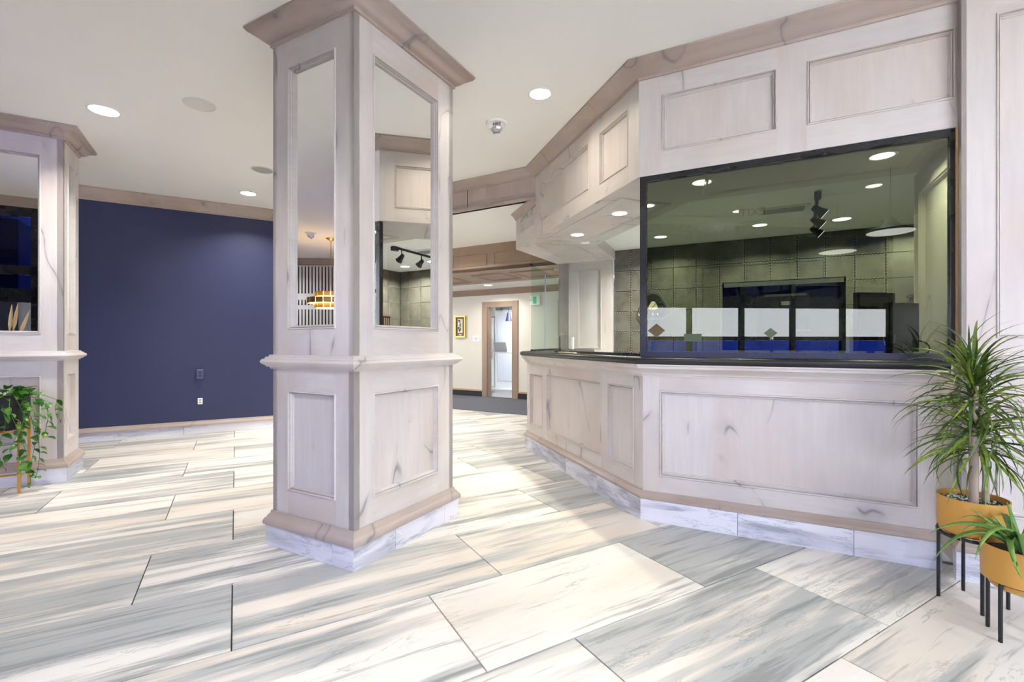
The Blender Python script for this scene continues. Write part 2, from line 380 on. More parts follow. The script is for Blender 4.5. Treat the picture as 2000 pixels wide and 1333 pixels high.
# blue wall base: plinth tiles and cap moulding, crown
bt=build('baseboard_back',MB().sweep([pL,pE],[(-.005,.118),(.034,.118),(.036,.132),(.028,.15),(.012,.158),(.008,.176),(-.005,.178)]),'brown_h',smooth=40); tag(bt,kind='structure')
plt=None
a_=-7.70; k=0
ends=[-7.7+1.226*i for i in range(0,5)]
joint=[(-7.7,-6.6),(-6.6,-5.4),(-5.4,-4.245),(-4.245,-3.04),(-3.04,-1.83),(-1.83,-.6),(-.6,.6),(.6,.9)]
# joints seen at px 250,367,460
for (x0,x1) in joint:
    o=build('tile',MB().obox(ab(x0+.002,Wb-.006),AV,-BV,0.002,.117,x1-x0-.004,.012),'plinth',bt); g=random.choice([0,.3,.8]); o.color=(g,g,g,1)
def trim(name,path,prof,mat='brown_h',closed=False): return tag(build(name,MB().sweep(path,prof,closed),mat,smooth=40),kind='structure')
trim('trim_1',[pL,pE],[(o,z) for o,z in crown(CZ,.15,.10)])
trim('trim_2',[ab(-7.72,2.75),pL],crown(CZ,.15,.10))
# main ceiling
Fend=FP(6.0)
cpoly=[ab(-7.8,7.75),pE+BV*.1,P_beam+nS*-.05,BF-MV*.05,Fend-nF*.05,ab(5.6,-3.1),ab(-7.8,-3.1)]
ceil=struct('ceiling',MB().prism(cpoly,CZ,CZ+.1),'ceil')
struct('roof',MB().prism([ab(-9,2.7),ab(-1.15,2.7),ab(-1.15,-3.05),ab(10,-3.05),ab(10,20),ab(-9,20)],3.3,3.5),'black_matte')  # unseen slab added to keep sun from leaking into the rooms
# right back shell walls
wall('wall_right',Fend,ab(5.5,-3.0),0,CZ,'cream_wall')
wall('wall_rear',ab(5.5,-3.0),ab(3.3,-3.0),0,CZ,'white_wall'); wall('wall_rear',ab(-.2,-3.0),ab(-1.2,-3.0),0,CZ,'white_wall')
# ---- storefront glazing (dark framed) on the daylight side
def storefront(n_,p,q,bays,rails,panes,top=2.97):
    """dark framed glazing; rails=[(z0,z1)], panes=[(z0,z1,glass)]"""
    p=Vector(p);q=Vector(q);L=(q-p).length;u=(q-p).normalized();n=Vector((u.y,-u.x))
    fr=MB()
    for z0,z1 in rails: fr.obox(p,u,n,z0,z1,L,.06)
    w=L/bays
    for i in range(bays+1): fr.obox(p+u*(i*w-(.035 if 0<i<bays else (0 if i==0 else .07))),u,n,.16,top-.1,.07,.055)
    f=struct('window_%d'%n_,fr,'black_metal')
    for i in range(bays):
        for z0,z1,g in panes: build('pane',MB().obox(p+u*(i*w+.036)-n*.028,u,n,z0+.001,z1-.001,w-.072,.006),g,f)
    build('header',MB().obox(p,u,n,top+.02,CZ,L,.07),'brown_h',f)
    return f
RL=[(0,.16),(1.26,1.32),(1.75,1.93),(2.11,2.23),(2.87,2.99)]
PL=[(.16,1.26,'glass_blue'),(1.32,1.75,'glass_window'),(1.93,2.11,'glass_blue'),(2.23,2.87,'glass_blue')]
storefront(1,ab(-1.2,2.75),ab(-7.72,2.75),6,RL,PL)
storefront(2,ab(-1.2,-3.0),ab(-1.2,2.75),7,RL,[(a,b,'glass_dark' if a>1.8 else g) for a,b,g in PL])
storefront(3,ab(3.3,-3.0),ab(-.2,-3.0),3,[(0,.16),(2.25,2.33),(2.87,2.99)],[(.16,2.25,'glass_window'),(2.33,2.87,'glass_window')])  # unseen rear windows, added to bring daylight onto facade and column
# daylight portals in the openings
def portal(c,nrm,w,h):
    l=bpy.data.lights.new('window_daylight','AREA'); l.shape='RECTANGLE'; l.size=w; l.size_y=h; l.cycles.is_portal=True
    o=bpy.data.objects.new('window_daylight',l); COL.objects.link(o); o.location=c
    o.rotation_euler=Vector((nrm.x,nrm.y,0)).to_track_quat('-Z','Y').to_euler()
portal((*ab(-4.46,2.62),1.55),BV,6.5,2.9); portal((*ab(-1.33,-.12),1.55),AV,5.7,2.9); portal((*ab(1.55,-3.13),1.5),BV,3.5,2.8)
# outside: ground, low wall and pier
og=tag(build('pavement',MB().prism([ab(-14,2.6),ab(-1.35,2.6),ab(-1.35,-3.15),ab(6,-3.15),ab(6,-12),ab(-14,-12)],-.2,-.02),'ground'),'pale concrete pavement outside the dark framed storefront windows','pavement')  # ground made near white so it bounces daylight up to the ceiling
pier=tag(build('stone_pier',MB().prism([ab(-4.4,1.2),ab(-2.88,1.2),ab(-2.88,.5),ab(-4.4,.5)],-.02,3.1),'dark_wall'),'dark grey textured pier standing outside the storefront glass','pier')
cano=tag(build('porch_roof',MB().prism([ab(-9,2.55),ab(-1.45,2.55),ab(-1.45,-2.8),ab(-2.3,-2.8),ab(-2.3,1.8),ab(-9,1.8)],3.12,3.4),'black_matte'),'dark porch roof over the pavement outside the storefront','roof')  # canopy added to block high sky, cut back where sky should show
# ---- stepped ceilings towards the hallway
Z1,Z2,ZH=2.79,2.37,2.43
b1L=P_hall; b1R=P_beam+nS*.0
q1=V2(-.976,7.875); q2=V2(.2,7.20)
d1=(V2(.255,5.156)-V2(-.709,5.72)).normalized()
B1a=V2(-.709,5.72)-d1*2.75; B1b=V2(.30,5.13)
bm1=MB()
T=trim('trim_3',[B1a,B1b],[(0,Z1),(0,CZ),(-.08,CZ),(-.08,Z1)],'brown_v')
build('crown_moulding',MB().sweep([B1a,B1b],crown(CZ,.10,.09)),'brown_h',T,smooth=40)
build('bottom_moulding',MB().sweep([B1a,B1b],[(0,Z1-.012),(.022,Z1-.012),(.024,Z1+.012),(.012,Z1+.03),(0,Z1+.034)]),'brown_h',T,smooth=40)
build('bead',MB().obox(B1a+d1*2.96,d1,Vector((d1.y,-d1.x)),Z1+.035,CZ-.1,.008,-.004),'dark_text',T)
B2a=V2(-.976,7.875)-K*5.5; B2b=V2(-.976,7.875)+K*1.9
struct('ceiling_1',MB().prism([B1a,B1b,SP(2.8,.0),B2b,B2a,B2a-K*.3-KN*1.6],Z1,Z1+.08),'ceil')
T=trim('trim_4',[B2a,B2b],[(0,Z2),(0,Z1),(-.06,Z1),(-.06,Z2)],'oak_v')
n2=Vector((K.y,-K.x))
for (s0,s1) in ((.5,2.0),(2.2,3.5),(3.75,5.2),(5.5,6.16),(6.3,7.3)):
    m=MB(); mould_ring(m,B2a,K,n2,s0,s1,Z2+.09,Z1-.14,.022,.010,-.002); build('panel_moulding',m,'oak_h',T,smooth=40)
B3a=B2a+KN*1.28; B3b=B2b+KN*1.28
sf=struct('ceiling_2',MB().prism([B2a,B2b,B3b,B3a],Z2-.004,Z2+.05),'oak_h')
def flat_ring(mb,poly,z,w=.03,h=.014):
    # closed moulding hanging under a soffit following poly (ccw)
    mb.sweep(poly,[(0,z+.001),(0,z-h*.5),(-w*.3,z-h),(-w*.7,z-h*.7),(-w,z+.001)],closed=True)
for (t0_,t1_) in ((.6,1.9),(2.3,3.5),(3.9,5.2),(5.65,6.25),(6.4,7.2)):
    m=MB(); flat_ring(m,[B2a+K*t0_+KN*.3,B2a+K*t1_+KN*.3,B2a+K*(t1_)+KN*1.0,B2a+K*(t0_)+KN*1.0],Z2-.004,.045,.02); build('panel_moulding',m,'oak_h',sf,smooth=40)
struct('ceiling_3',MB().prism([B3a,B3b,B3b+KN*2.6,B3a+KN*2.6],ZH,ZH+.05),'ceil')
struct('trim_5',MB().prism([B3a,B3b,B3b+KN*.03,B3a+KN*.03],Z2-.004,ZH+.02),'oak_h')
# back hall wall with doorway
HW=V2(-.70,10.80)
def hw_px(px):   # distance along the hall wall for a picture column
    r=(px-1000)/FPX; return (r*HW.y-HW.x)/(K.x-r*K.y)
tdl,tdr=hw_px(952),hw_px(1002); nH=-KN
def hseg(name,t0,t1,z0,z1,mat): return struct(name,MB().obox(HW+K*t0,K,nH,z0,z1,t1-t0,.12),mat)
doorH=1.22+ (670.66-602)*10.9/FPX
hseg('wall_hall',-7.5,tdl,0,ZH,'cream_wall'); hseg('wall_hall',tdr,3.4,0,ZH,'cream_wall'); hseg('wall_hall',tdl,tdr,doorH,ZH,'cream_wall')
trim('trim_6',[HW+K*-7.5,HW+K*3.4],[(0,ZH-.13),(.02,ZH-.13),(.03,ZH-.1),(.06,ZH-.03),(.065,ZH),(0,ZH)],'oak_h')
for n_,(t0_,t1_) in enumerate(((-7.5,tdl-.09),(tdr+.09,3.4))):
    bo=struct('baseboard_hall',MB().obox(HW+K*t0_+nH*.014,K,nH,.009,.13,t1_-t0_,.014),'black_matte')
    build('cap_strip',MB().obox(HW+K*t0_+nH*.018,K,nH,.13,.165,t1_-t0_,.018),'orange_wood',bo)
# door casing
dc=MB(); dc.obox(HW+K*(tdl-.13)+nH*.025,K,nH,0.009,doorH+.12,.13,.05); dc.obox(HW+K*tdr+nH*.025,K,nH,0.009,doorH+.12,.13,.05)
dcs=struct('door_1',dc,'oak_v'); build('head_casing',MB().obox(HW+K*tdl+nH*.025,K,nH,doorH,doorH+.12,tdr-tdl,.05),'oak_h',dcs)
build('jamb',MB().obox(HW+K*tdl,K,nH,0.009,doorH,.03,.12),'oak_v',dcs); build('jamb',MB().obox(HW+K*(tdr-.03),K,nH,0.009,doorH,.03,.12),'oak_v',dcs)
# second door casing seen through the glass
d2=struct('door_2',MB().obox(HW+K*hw_px(1091)+nH*.02,K,nH,.009,2.12,.13,.03),'oak_v'); build('door_leaf',MB().obox(HW+K*(hw_px(1091)+.13)+nH*.008,K,nH,.009,2.0,.8,.01),'orange_wood',d2)
# office behind the doorway
OW=HW+KN*2.6
struct('wall_office',MB().obox(OW+K*-3.2,K,nH,0,2.6,5.2,.1),'white_wall')
struct('wall_office',MB().obox(HW+K*(tdl-2.6)+KN*.13,KN,K*-1,0,2.6,2.4,.05),'white_wall')
struct('wall_office',MB().obox(HW+K*(tdr+.9)+KN*.13,KN,K,0,2.6,2.4,.05),'white_wall')
struct('ceiling_4',MB().prism([HW+K*-2.6+KN*.12,HW+K*2+KN*.12,OW+K*2,OW+K*-2.6],2.6,2.65),'ceil')
tag(build('office_carpet',MB().prism([HW+K*-2.3+KN*.125,HW+K*1.7+KN*.125,OW+K*1.7-KN*.11,OW+K*-2.3-KN*.11],-.003,.008),'carpet_fleck'),'pale flecked carpet on the floor of the small office past the doorway','carpet')
# ================================================================= COLUMNS
def column(name,F,uL,uR,nL,nR,wL,wR,label,mirL,mirR,org):
    """F front corner (2D body); faces L and R"""
    T=Thing(name,(org.x,org.y,0),label,'column')
    c=[F,F+uR*wR,F+uR*wR+uL*wL,F+uL*wL]        # going round: right face, back, back, left
    # make clockwise/ccw so that the outward side is on the right of travel
    ar=sum(c[i].x*c[(i+1)%4].y-c[(i+1)%4].x*c[i].y for i in range(4))
    path=c if ar>0 else c[::-1]
    pb=[x for x in path]
    for (p,u,n,w,ops) in ((F,uR,nR,wR,mirR),(F,uL,nL,wL,mirL),(F+uL*wL,uR,-nR,wR,mirR),(F+uR*wR,uL,-nL,wL,mirL)):
        a,b=ops
        face(T,p,u,n,w,1.10,CZ-.02,[(a,b,1.30,2.86,'mirror')])
        face(T,p,u,n,w,.15,1.10,[(a,b,.345,.938,'panel')])
    T.part('crown_moulding',MB().sweep(path,CROWN,closed=True),'brown_h',smooth=40)
    T.part('chair_rail',MB().sweep(path,RAIL,closed=True),'wash_h',smooth=40)
    T.part('base_moulding',MB().sweep(path,basem(.126),closed=True),'brown_h',smooth=40)
    T.part('core',MB().prism([F+(uL+uR)*.05,F+uR*(wR-.05)+uL*.05,F+uR*(wR-.05)+uL*(wL-.05),F+uR*.05+uL*(wL-.05)],.0,CZ),'black_matte')
    return T,path
def plinth_tiles(T,F,u,n,w,cuts,h=.124,d=.04,eo=.03):
    xs=[-eo]+cuts+[w+eo]
    for a,b in zip(xs,xs[1:]):
        o=T.part('plinth_tile',MB().obox(F+u*(a+.0012)+n*eo,u,n,.0005,h,b-a-.0024,d),'plinth'); g=random.choice([0,0,.2,.5]); o.color=(g,g,g,1)
uR=dv(28.78); uL=dv(28.78-90); nR=-uL; nL=-uR
CF=V2(-.85385,2.56674)
T,_=column('mirrored_column',CF,uL,uR,nL,nR,.687,.902,'large whitewashed panelled column with tall mirrors, standing in the middle foreground',(.139,.55),(.138,.738),CF+uR*.45+uL*.34)
e=.03
for (p,u,n,w,cuts) in ((CF,uL,nL,.687,[.135]),(CF,uR,nR,.902,[.29,.77]),(CF+uL*.687,uR,-nR,.902,[.5]),(CF+uR*.902,uL,-nL,.687,[.35])): plinth_tiles(T,p,u,n,w,cuts)
T.part('plinth_core',MB().prism([CF+(uL+uR)*.0,CF+uR*.9,CF+uR*.9+uL*.68,CF+uL*.68],.002,.124),'grout')
# left column, aligned with the floor grid
LC=V2(-3.926,4.189)-(-BV+AV)*.03
T,_=column('mirrored_column',LC,-AV,BV,-BV,AV,.90,.48,'smaller whitewashed mirrored column at the left edge, behind the hanging pothos',(.144,.756),(.128,.352),LC-AV*.45+BV*.24)
for (p,u,n,w,cuts) in ((LC,-AV,-BV,.90,[.26]),(LC,BV,AV,.48,[]),(LC-AV*.9,BV,-AV,.48,[]),(LC+BV*.48,-AV,BV,.9,[.4])): plinth_tiles(T,p,u,n,w,cuts)
T.part('plinth_core',MB().prism([LC,LC+BV*.48,LC+BV*.48-AV*.9,LC-AV*.9],.002,.124),'grout')
# ================================================================= RECEPTION COUNTER
Tc=Thing('reception_counter',(*(BB+uF*.3-nF*.3),0),'angled whitewashed reception counter with recessed panels and black worktop edge','counter')
SL=2.36; FL=1.57
bS=lambda u,d=0:SP(u,d,BB); bFp=lambda u,d=0:FP(u,d,BB)
face(Tc,BB,uS,nS,SL,.14,1.06,[(.115,.487,.305,.905,'panel'),(.595,1.756,.30,.90,'panel'),(1.871,2.262,.29,.875,'panel')])
face(Tc,BB,uF,nF,FL,.14,1.06,[(.111,1.50,.308,.897,'panel')],mw=.03)
Send=bS(SL); Cend=V2(.70,6.86)
ue=(Cend-Send).normalized(); ne=Vector((-ue.y,ue.x))
face(Tc,Send,ue,ne,(Cend-Send).length,.14,1.06,[(.2,1.2,.30,.90,'panel')])
path=[Cend,Send,BB,bFp(FL)]       # outward on the right of travel? fixed below
def chk(path,n):  # make sure right-hand normal matches n on the last segment
    d=(path[-1]-path[-2]).normalized(); return path if Vector((d.y,-d.x)).dot(n)>0 else path[::-1]
path=chk(path,nF)
Tc.part('base_moulding',MB().sweep(path,basem(.149,.052,.034)),'brown_h',smooth=40)
OG=[(0,.99),(.006,.99),(.010,1.0),(.018,1.004),(.022,1.016),(.034,1.028),(.046,1.040),(.058,1.048),(.060,1.062),(.066,1.066),(.066,1.076),(0,1.076)]
Tc.part('cornice_moulding',MB().sweep(path,OG),'wash_h',smooth=40)
NZ=[(-.50,1.076),(.055,1.076),(.068,1.080),(.076,1.090),(.079,1.101),(.076,1.113),(.068,1.122),(.055,1.127),(-.50,1.127)]
Tc.part('worktop',MB().sweep([Cend,Send,BB,bFp(FL+.04)],NZ),'counter_black',smooth=40)
def ptile(T,base,u,n,x0,x1,h,g):
    o=T.part('plinth_tile',MB().obox(base+u*(x0+.0012)+n*.0,u,n,.0005,h,x1-x0-.0024,.045),'plinth'); o.color=(g,g,g,1)
for x0,x1,g in ((0.0,.621,.55),(.621,1.229,.1),(1.229,1.822,.9),(1.822,2.365,.8)): ptile(Tc,B0,uS,nS,x0,x1,.147,g)
for x0,x1,g in ((0.0,.607,0),(.607,1.210,0),(1.210,1.60,0)): ptile(Tc,B0,uF,nF,x0,x1,.147,g)
Tc.part('plinth_core',MB().sweep([Cend,Send,BB,bFp(FL)],[(-.06,.001),(.0,.001),(.0,.148),(-.06,.148)]),'grout')
# ---- inner work desk behind the counter
wd=Thing('work_desk',(*FP(1.0,-.7),0),'grey work surface behind the tinted reception window','desk')
wd.part('desk_top',MB().obox(FP(.1,-.52,BB),uF,nF,.985,1.015,1.35,.5),'box_grey')
for u_ in (.15,1.4): wd.part('desk_side',MB().obox(FP(u_,-.54,BB),uF,nF,0,.985,.03,.46),'box_grey')
# ================================================================= FASCIA AND SOFFIT
Tf=Thing('soffit_fascia',(*(BF+uF*.3-nF*.3),ZH),'whitewashed panelled fascia and crown above the reception window and counter','fascia')
ZS=2.365
face(Tf,BF,uF,nF,1.668,ZS,CZ-.02,[(.154,.831,2.511,2.892,'panel'),(.985,1.655,2.511,2.892,'panel')])
face(Tf,BF,uS,nS,2.65,ZS,CZ-.02,[(.135,.557,2.49,2.90,'panel'),(.742,1.835,2.51,2.90,'panel'),(2.03,2.478,2.51,2.64,'panel')])
Se=SP(2.65)
pth=chk([Se,BF,FP(1.668)],nF)
Tf.part('crown_moulding',MB().sweep(chk([SP(2.02),BF,FP(1.668)],nF),CROWN),'brown_h',smooth=40)
Tf.part('crown_moulding',MB().sweep(chk([SP(2.66),SP(1.98)],nS),crown(Z1,.08,.06)),'brown_h',smooth=40)
sin_=V2(1.413,3.83); sS=V2(.96,5.52)
soff=[BF-MV*.001,FP(2.7,-.001),FP(2.7,-.75),sin_,sS,V2(1.394,6.52),V2(.674,6.90),Se]
Tf.part('soffit',MB().prism(soff,ZS-.003,ZS+.02),'wash_h')
Tf.part('inner_fascia',MB().sweep([FP(2.7,-.75),sin_,sS,V2(1.394,6.52)],[(0,ZS-.002),(0,2.50),(.02,2.50),(.02,ZS-.002)]),'wash_h')
# soffit inset mouldings
def inset(mb,poly): flat_ring(mb,poly,ZS-.003,.03,.016)
m=MB(); inset(m,[FP(.42,-.12),FP(1.62,-.12),FP(1.62,-.62),sin_+uF*.02+nF*.13+uF*.1]); Tf.part('panel_moulding',m,'wash_h',smooth=40)
m=MB(); inset(m,[SP(.45,-.12),SP(.45,-.60),SP(1.95,-.60),SP(1.95,-.12)]); Tf.part('panel_moulding',m,'wash_h',smooth=40)
m=MB(); inset(m,[SP(2.25,-.10),SP(2.20,-.58),V2(1.23,6.42),V2(.74,6.66)]); Tf.part('panel_moulding',m,'wash_h',smooth=40)
# ================================================================= RIGHT WALL PIER (post) and facade beyond
PN=.055
Tp=Thing('panelled_pier',(*FP(2.3,0),0),'whitewashed wall pier with tall recessed panel, right of the tinted window','pier')
pp=FP(1.662,PN)
face(Tp,pp,uF,nF,4.3,1.10,CZ-.001,[(.132,1.0,1.245,2.885,'panel'),(1.2,2.1,1.245,2.885,'panel'),(2.3,3.2,1.245,2.885,'panel')],thick=.12)
face(Tp,pp,uF,nF,4.3,.15,1.10,[(.132,1.0,.345,.90,'panel'),(1.2,2.1,.345,.9,'panel'),(2.3,3.2,.345,.9,'panel')],thick=.12)
Tp.part('chair_rail',MB().sweep([pp,pp+uF*4.3],RAIL),'wash_h',smooth=40)
Tp.part('base_moulding',MB().sweep([pp-nF*.06,pp,pp+uF*4.3],basem(.149,.06,.034)),'brown_h',smooth=40)
Tp.part('return_side',MB().obox(pp-nF*.12,nF,-uF,.148,CZ,.12,.02),'wash_v')
Tp.part('crown_moulding',MB().sweep([pp,pp+uF*4.3],CROWN),'brown_h',smooth=40)
for x0,x1 in ((-.03,.55),(.55,1.15),(1.15,2.3),(2.3,4.3)): ptile(Tp,pp+nF*.03,uF,nF,x0,x1,.147,0)
# ================================================================= RECEPTION WINDOW (tinted)
Tw=Thing('reception_window',(*FP(.83,0),1.13),'large tinted window in a black metal frame above the counter','window')
zt=ZS-.004
Tw.part('frame_post',MB().obox(FP(.006,-.004),uF,nF,1.127,zt,.042,.045),'black_metal')
Tw.part('frame_post',MB().obox(FP(1.636,-.012),uF,nF,1.127,zt,.020,.045),'black_metal')
Tw.part('frame_rail',MB().obox(FP(.048,-.006),uF,nF,zt-.034,zt,1.588,.045),'black_metal')
Tw.part('frame_rail',MB().obox(FP(.048,-.006),uF,nF,1.127,1.163,1.588,.045),'black_metal')
Tw.part('tinted_pane',MB().obox(FP(.046,-.026),uF,nF,1.162,zt-.032,1.592,.008),'glass_tint')
Tw.part('reveal_strip',MB().obox(FP(1.656,.004),uF,nF,1.127,zt,.012,.06),'orange_wood')
# stickers on the inside of the pane
def Fpx(px,d=0,base=BF):
    r=(px-1000)/FPX; n=nF; p=base+nF*d; Y=p.dot(n)/(r*n.x+n.y); return V2(r*Y,Y)
def Fz(px,py,d=0): return HCAM-(py-HY)/FPX*Fpx(px,d).y
def sticker(px,py,w,h,kind,mat,label):
    c=Fpx(px,-.024); z=Fz(px,py,-.024)
    pts=[(0,-h/2),(w/2,0),(0,h/2),(-w/2,0)] if kind=='d' else [(-w/2,-h/2),(w/2,-h/2),(w/2,h/2),(-w/2,h/2)]
    mb=MB(); i=0
    f=[Vector((*(c+uF*x),z+y)) for x,y in pts]; bk=[Vector((*(c+uF*x-nF*.0018),z+y)) for x,y in pts]
    mb.v=f+bk; mb.f=[(0,1,2,3),(7,6,5,4)]+[(k,(k+1)%4,4+(k+1)%4,4+k) for k in range(4)]; mb.mi=[0]*6
    ob=build('window_sticker',mb,mat,None,(c.x,c.y,z)); tag(ob,label,'sticker')
sticker(1282,646,.115,.095,'d','sticker_brown','brown diamond sticker low on the tinted window, at its left end')
sticker(1505,651,.075,.065,'d','sticker_green','small olive diamond sticker low on the tinted window, near the middle')
sticker(1353,660,.11,.05,'r','sticker_green','green rectangular notice stuck low on the tinted window near its left end')
# ================================================================= CLEAR COUNTER GLASS
Tg=Thing('counter_glass_screen',(*SP(1.1,-.09),1.127),'clear frameless glass screen standing in a black channel on the counter','glass screen')
g0=V2(.14,5.50); 
gS=lambda u:SP(u,-.05)
Tg.part('glass_pane',MB().obox(gS(.07),uS,nS,1.14,2.12,2.18,.010),'glass_screen')
ge=V2(.69,6.84); gs=gS(2.26); ug=(ge-gs).normalized(); ng=Vector((-ug.y,ug.x)); Lg=(ge-gs).length
Tg.part('glass_pane',MB().obox(gs,ug,ng,1.14,2.12,Lg*.42,.010),'glass_green'); Tg.part('glass_pane',MB().obox(gs+ug*(Lg*.425),ug,ng,1.14,2.12,Lg*.56,.010),'glass_green')
Tg.part('channel',MB().obox(gS(.07)+nS*.006,uS,nS,1.127,1.148,1.5,.024),'black_metal'); Tg.part('channel',MB().obox(gs+ng*.006,ug,ng,1.127,1.148,Lg,.022),'black_metal')
Tg.part('corner_clip',MB().obox(gs-ug*.008+ng*.006,ug,ng,2.10,2.13,.022,.022),'black_metal')
Tg.part('joint_strip',MB().obox(gs+ug*(Lg*.42)+ng*.003,ug,ng,1.14,2.09,.008,.014),'silver')
# small acrylic shield with white holder
sh=Thing('acrylic_shield',(*SP(1.5,-.02),1.127),'small clear acrylic shield with white clip holder on the counter edge','shield')
def Spx(px,d=0,base=BF):
    r=(px-1000)/FPX; p=base+nS*d; Y=p.dot(nS)/(r*nS.x+nS.y); q=V2(r*Y,Y); return (q-base).dot(uS)
ua,ub=Spx(1091,-.02),Spx(1122,-.02)
sh.part('acrylic_sheet',MB().obox(SP(ub,-.03),uS,nS,1.135,1.29,ua-ub,.005),'glass_screen'); sh.part('sheet_edge',MB().obox(SP(ua-.004,-.029),uS,nS,1.135,1.285,.006,.007),'black_metal')
sh.part('base_strip',MB().obox(SP(ub,-.015),uS,nS,1.127,1.137,ua-ub,.04),'ivory')
um=Spx(1118,-.03); sh.part('clip_holder',MB().obox(SP(um-.03,-.018),uS,nS,1.165,1.275,.05,.014),'white_plastic')
sh.part('yellow_strip',MB().obox(SP(Spx(1104,-.03)-.02,-.022),uS,nS,1.303,1.311,.13,.004),'yellow_strip')
# ================================================================= BOOTH INTERIOR
BD=3.14   # depth of booth
bw0=V2(1.394,6.52)
def WPt(u): return FP(u,-BD-.02)
u_col=(bw0-BF).dot(uF)
bw=struct('wall_booth_back',MB().obox(FP(u_col,-BD-.015),uF,nF,0,2.49,2.75-u_col,.08),'black_matte')
# panels
seam=[]; x=u_col+.10; 
def uWall(px):
    r=(px-1000)/FPX; p=FP(0,-BD); Y=p.dot(nF)/(r*nF.x+nF.y); return (V2(r*Y,Y)-BF).dot(uF)
w0=uWall(1232); pw=(uWall(1555)-uWall(1313.8))/5
us=[u_col]+[w0+pw*i for i in range(-1,14) if w0+pw*i>u_col+.06 and w0+pw*i<2.66]+[2.72]
zs=[0.0]+[2.20-.275*i for i in range(7,-1,-1)]+[2.487]
rv=MB()
for i in range(len(us)-1):
    for j in range(len(zs)-1):
        build('panel',MB().obox(FP(us[i]+.004,-BD+random.uniform(-.001,.001)),uF,nF,zs[j]+.004,zs[j+1]-.004,us[i+1]-us[i]-.008,.012),'metal_sheet',bw)
def riv(u,z):
    p=FP(u,-BD+.002); rv.box((p.x,p.y,z),.008,.005,.008,math.atan2(uF.y,uF.x))
for u in us[1:-1]:
    z=.9
    while z<2.45: riv(u-.009,z); riv(u+.009,z); z+=.034
for z in zs[3:-1]:
    u=u_col+.02
    while u<2.68: riv(u,z-.009); riv(u+.013,z+.009); u+=.034
build('rivets',rv,'rivet',bw)['kind']='stuff'
# right booth wall with panels too
br=struct('wall_booth_right',MB().obox(FP(2.735,-BD),nF,-uF,0,2.49,2.30,.08),'black_matte')
for i in range(8):
    for j in range(len(zs)-1):
        q=FP(2.72,-BD+.285*i+.01); build('panel',MB().obox(q,nF,-uF,zs[j]+.002,zs[j+1]-.002,.281,.012),'metal_sheet',br)
struct('wall_booth_right',MB().obox(FP(2.74,-.86),nF,-uF,0,CZ,.9,.05),'white_wall')
struct('ceiling_5',MB().prism([FP(2.75,-.74),FP(2.75,-BD-.1),V2(1.40,6.60),sS,sin_],2.49,2.53),'ceil_pop')
struct('floor_booth',MB().prism([FP(2.75,-.1),FP(2.75,-BD),V2(.7,6.95),SP(2.3,-.1),SP(0.1,-.15)],-.011,.012),'plinth')
# end pilaster of the booth wall
Tq=Thing('panelled_pilaster',(1.03,6.7,0),'narrow whitewashed pilaster with tall panel seen through the counter glass','pilaster')
face(Tq,V2(.674,6.86),uF,nF,.78,.0,ZS,[(.15,.63,1.14,2.25,'panel')],thick=.1)
Tq.part('return_side',MB().obox(V2(.674,6.86)-nF*.1,nF,-uF,0,ZS,.10,.3),'wash_v')
# wing wall with panel at the right end of the window
Tn=Thing('wing_wall',(*FP(1.7,-.45),0),'short panelled wing wall inside the booth at the right end of the tinted window','wall')
face(Tn,FP(1.68,-.06),-nF,-uF,.80,0,ZS-.004,[(.10,.68,1.05,2.22,'panel')],thick=.05)
Tn.part('end_cap',MB().obox(FP(1.68,-.861),uF,-nF,0,ZS-.004,.06,.02),'white_plastic')
Tn.part('outlet_strip',MB().obox(FP(1.678,-.16),-nF,-uF,1.25,1.40,.03,.008),'white_plastic')
# ---- monitors etc
def screen(T,c,u,n,w,z0,z1,th=.04,back=True):
    p=Vector(c)-u*(w/2)
    T.part('housing',MB().obox(p,u,n,z0,z1,w,th),'black_matte')
# large display seen from its back, close behind the glass
def Fplane_pt(px,d): return Fpx(px,d)
d_=-.42
pa,pb=Fpx(1411,d_),Fpx(1652,d_); wA=(pb-pa).length
zA=HCAM-(547-HY)/FPX*((pa.y+pb.y)/2)
Tt=Thing('large_monitor',(*((pa+pb)/2),1.127),'large black monitor seen from behind through the tinted window','monitor')
Tt.part('housing',MB().obox(pa,uF,nF,1.17,zA,wA,.035),'screen_dark')
Tt.part('bezel_strip',MB().obox(pa+uF*.01+nF*.004,uF,nF,zA-.035,zA-.006,wA-.02,.006),'silver')
Tt.part('rear_cover',MB().obox(pa+uF*wA*.3+nF*.03,uF,nF,1.2,zA-.10,wA*.42,.03),'black_matte')
vm=MB(); vm.obox(pa+uF*wA*.36+nF*.034,uF,nF,zA-.115,zA-.100,wA*.34,.006); Tt.part('vent_strip',vm,'box_grey')
Tt.part('label',MB().obox(pa+uF*wA*.50+nF*.033,uF,nF,zA-.175,zA-.150,.05,.004),'white_plastic')
pm=MB()
for i in range(6): pm.obox(pa+uF*(wA*.62+i*.014)+nF*.033,uF,nF,1.30,1.312,.008,.003)
Tt.part('ports',pm,'silver')
cc=pa+uF*wA*.42
Tt.part('stand_arm',MB().tube([(*(cc+nF*.04),1.30),(*(cc+nF*.10),1.24),(*(cc+nF*.10),1.13)],.016),'black_metal',smooth=40)
Tt.part('stand_bar',MB().obox(pa+uF*.02+nF*.09,uF,nF,1.185,1.2,wA*.8,.02),'black_metal')
Tt.part('stand_base',MB().lathe((*(cc+nF*.10),1.127),[(.0,0),(.07,0),(.07,.012),(.02,.02),(0,.02)],20),'black_metal',smooth=40)
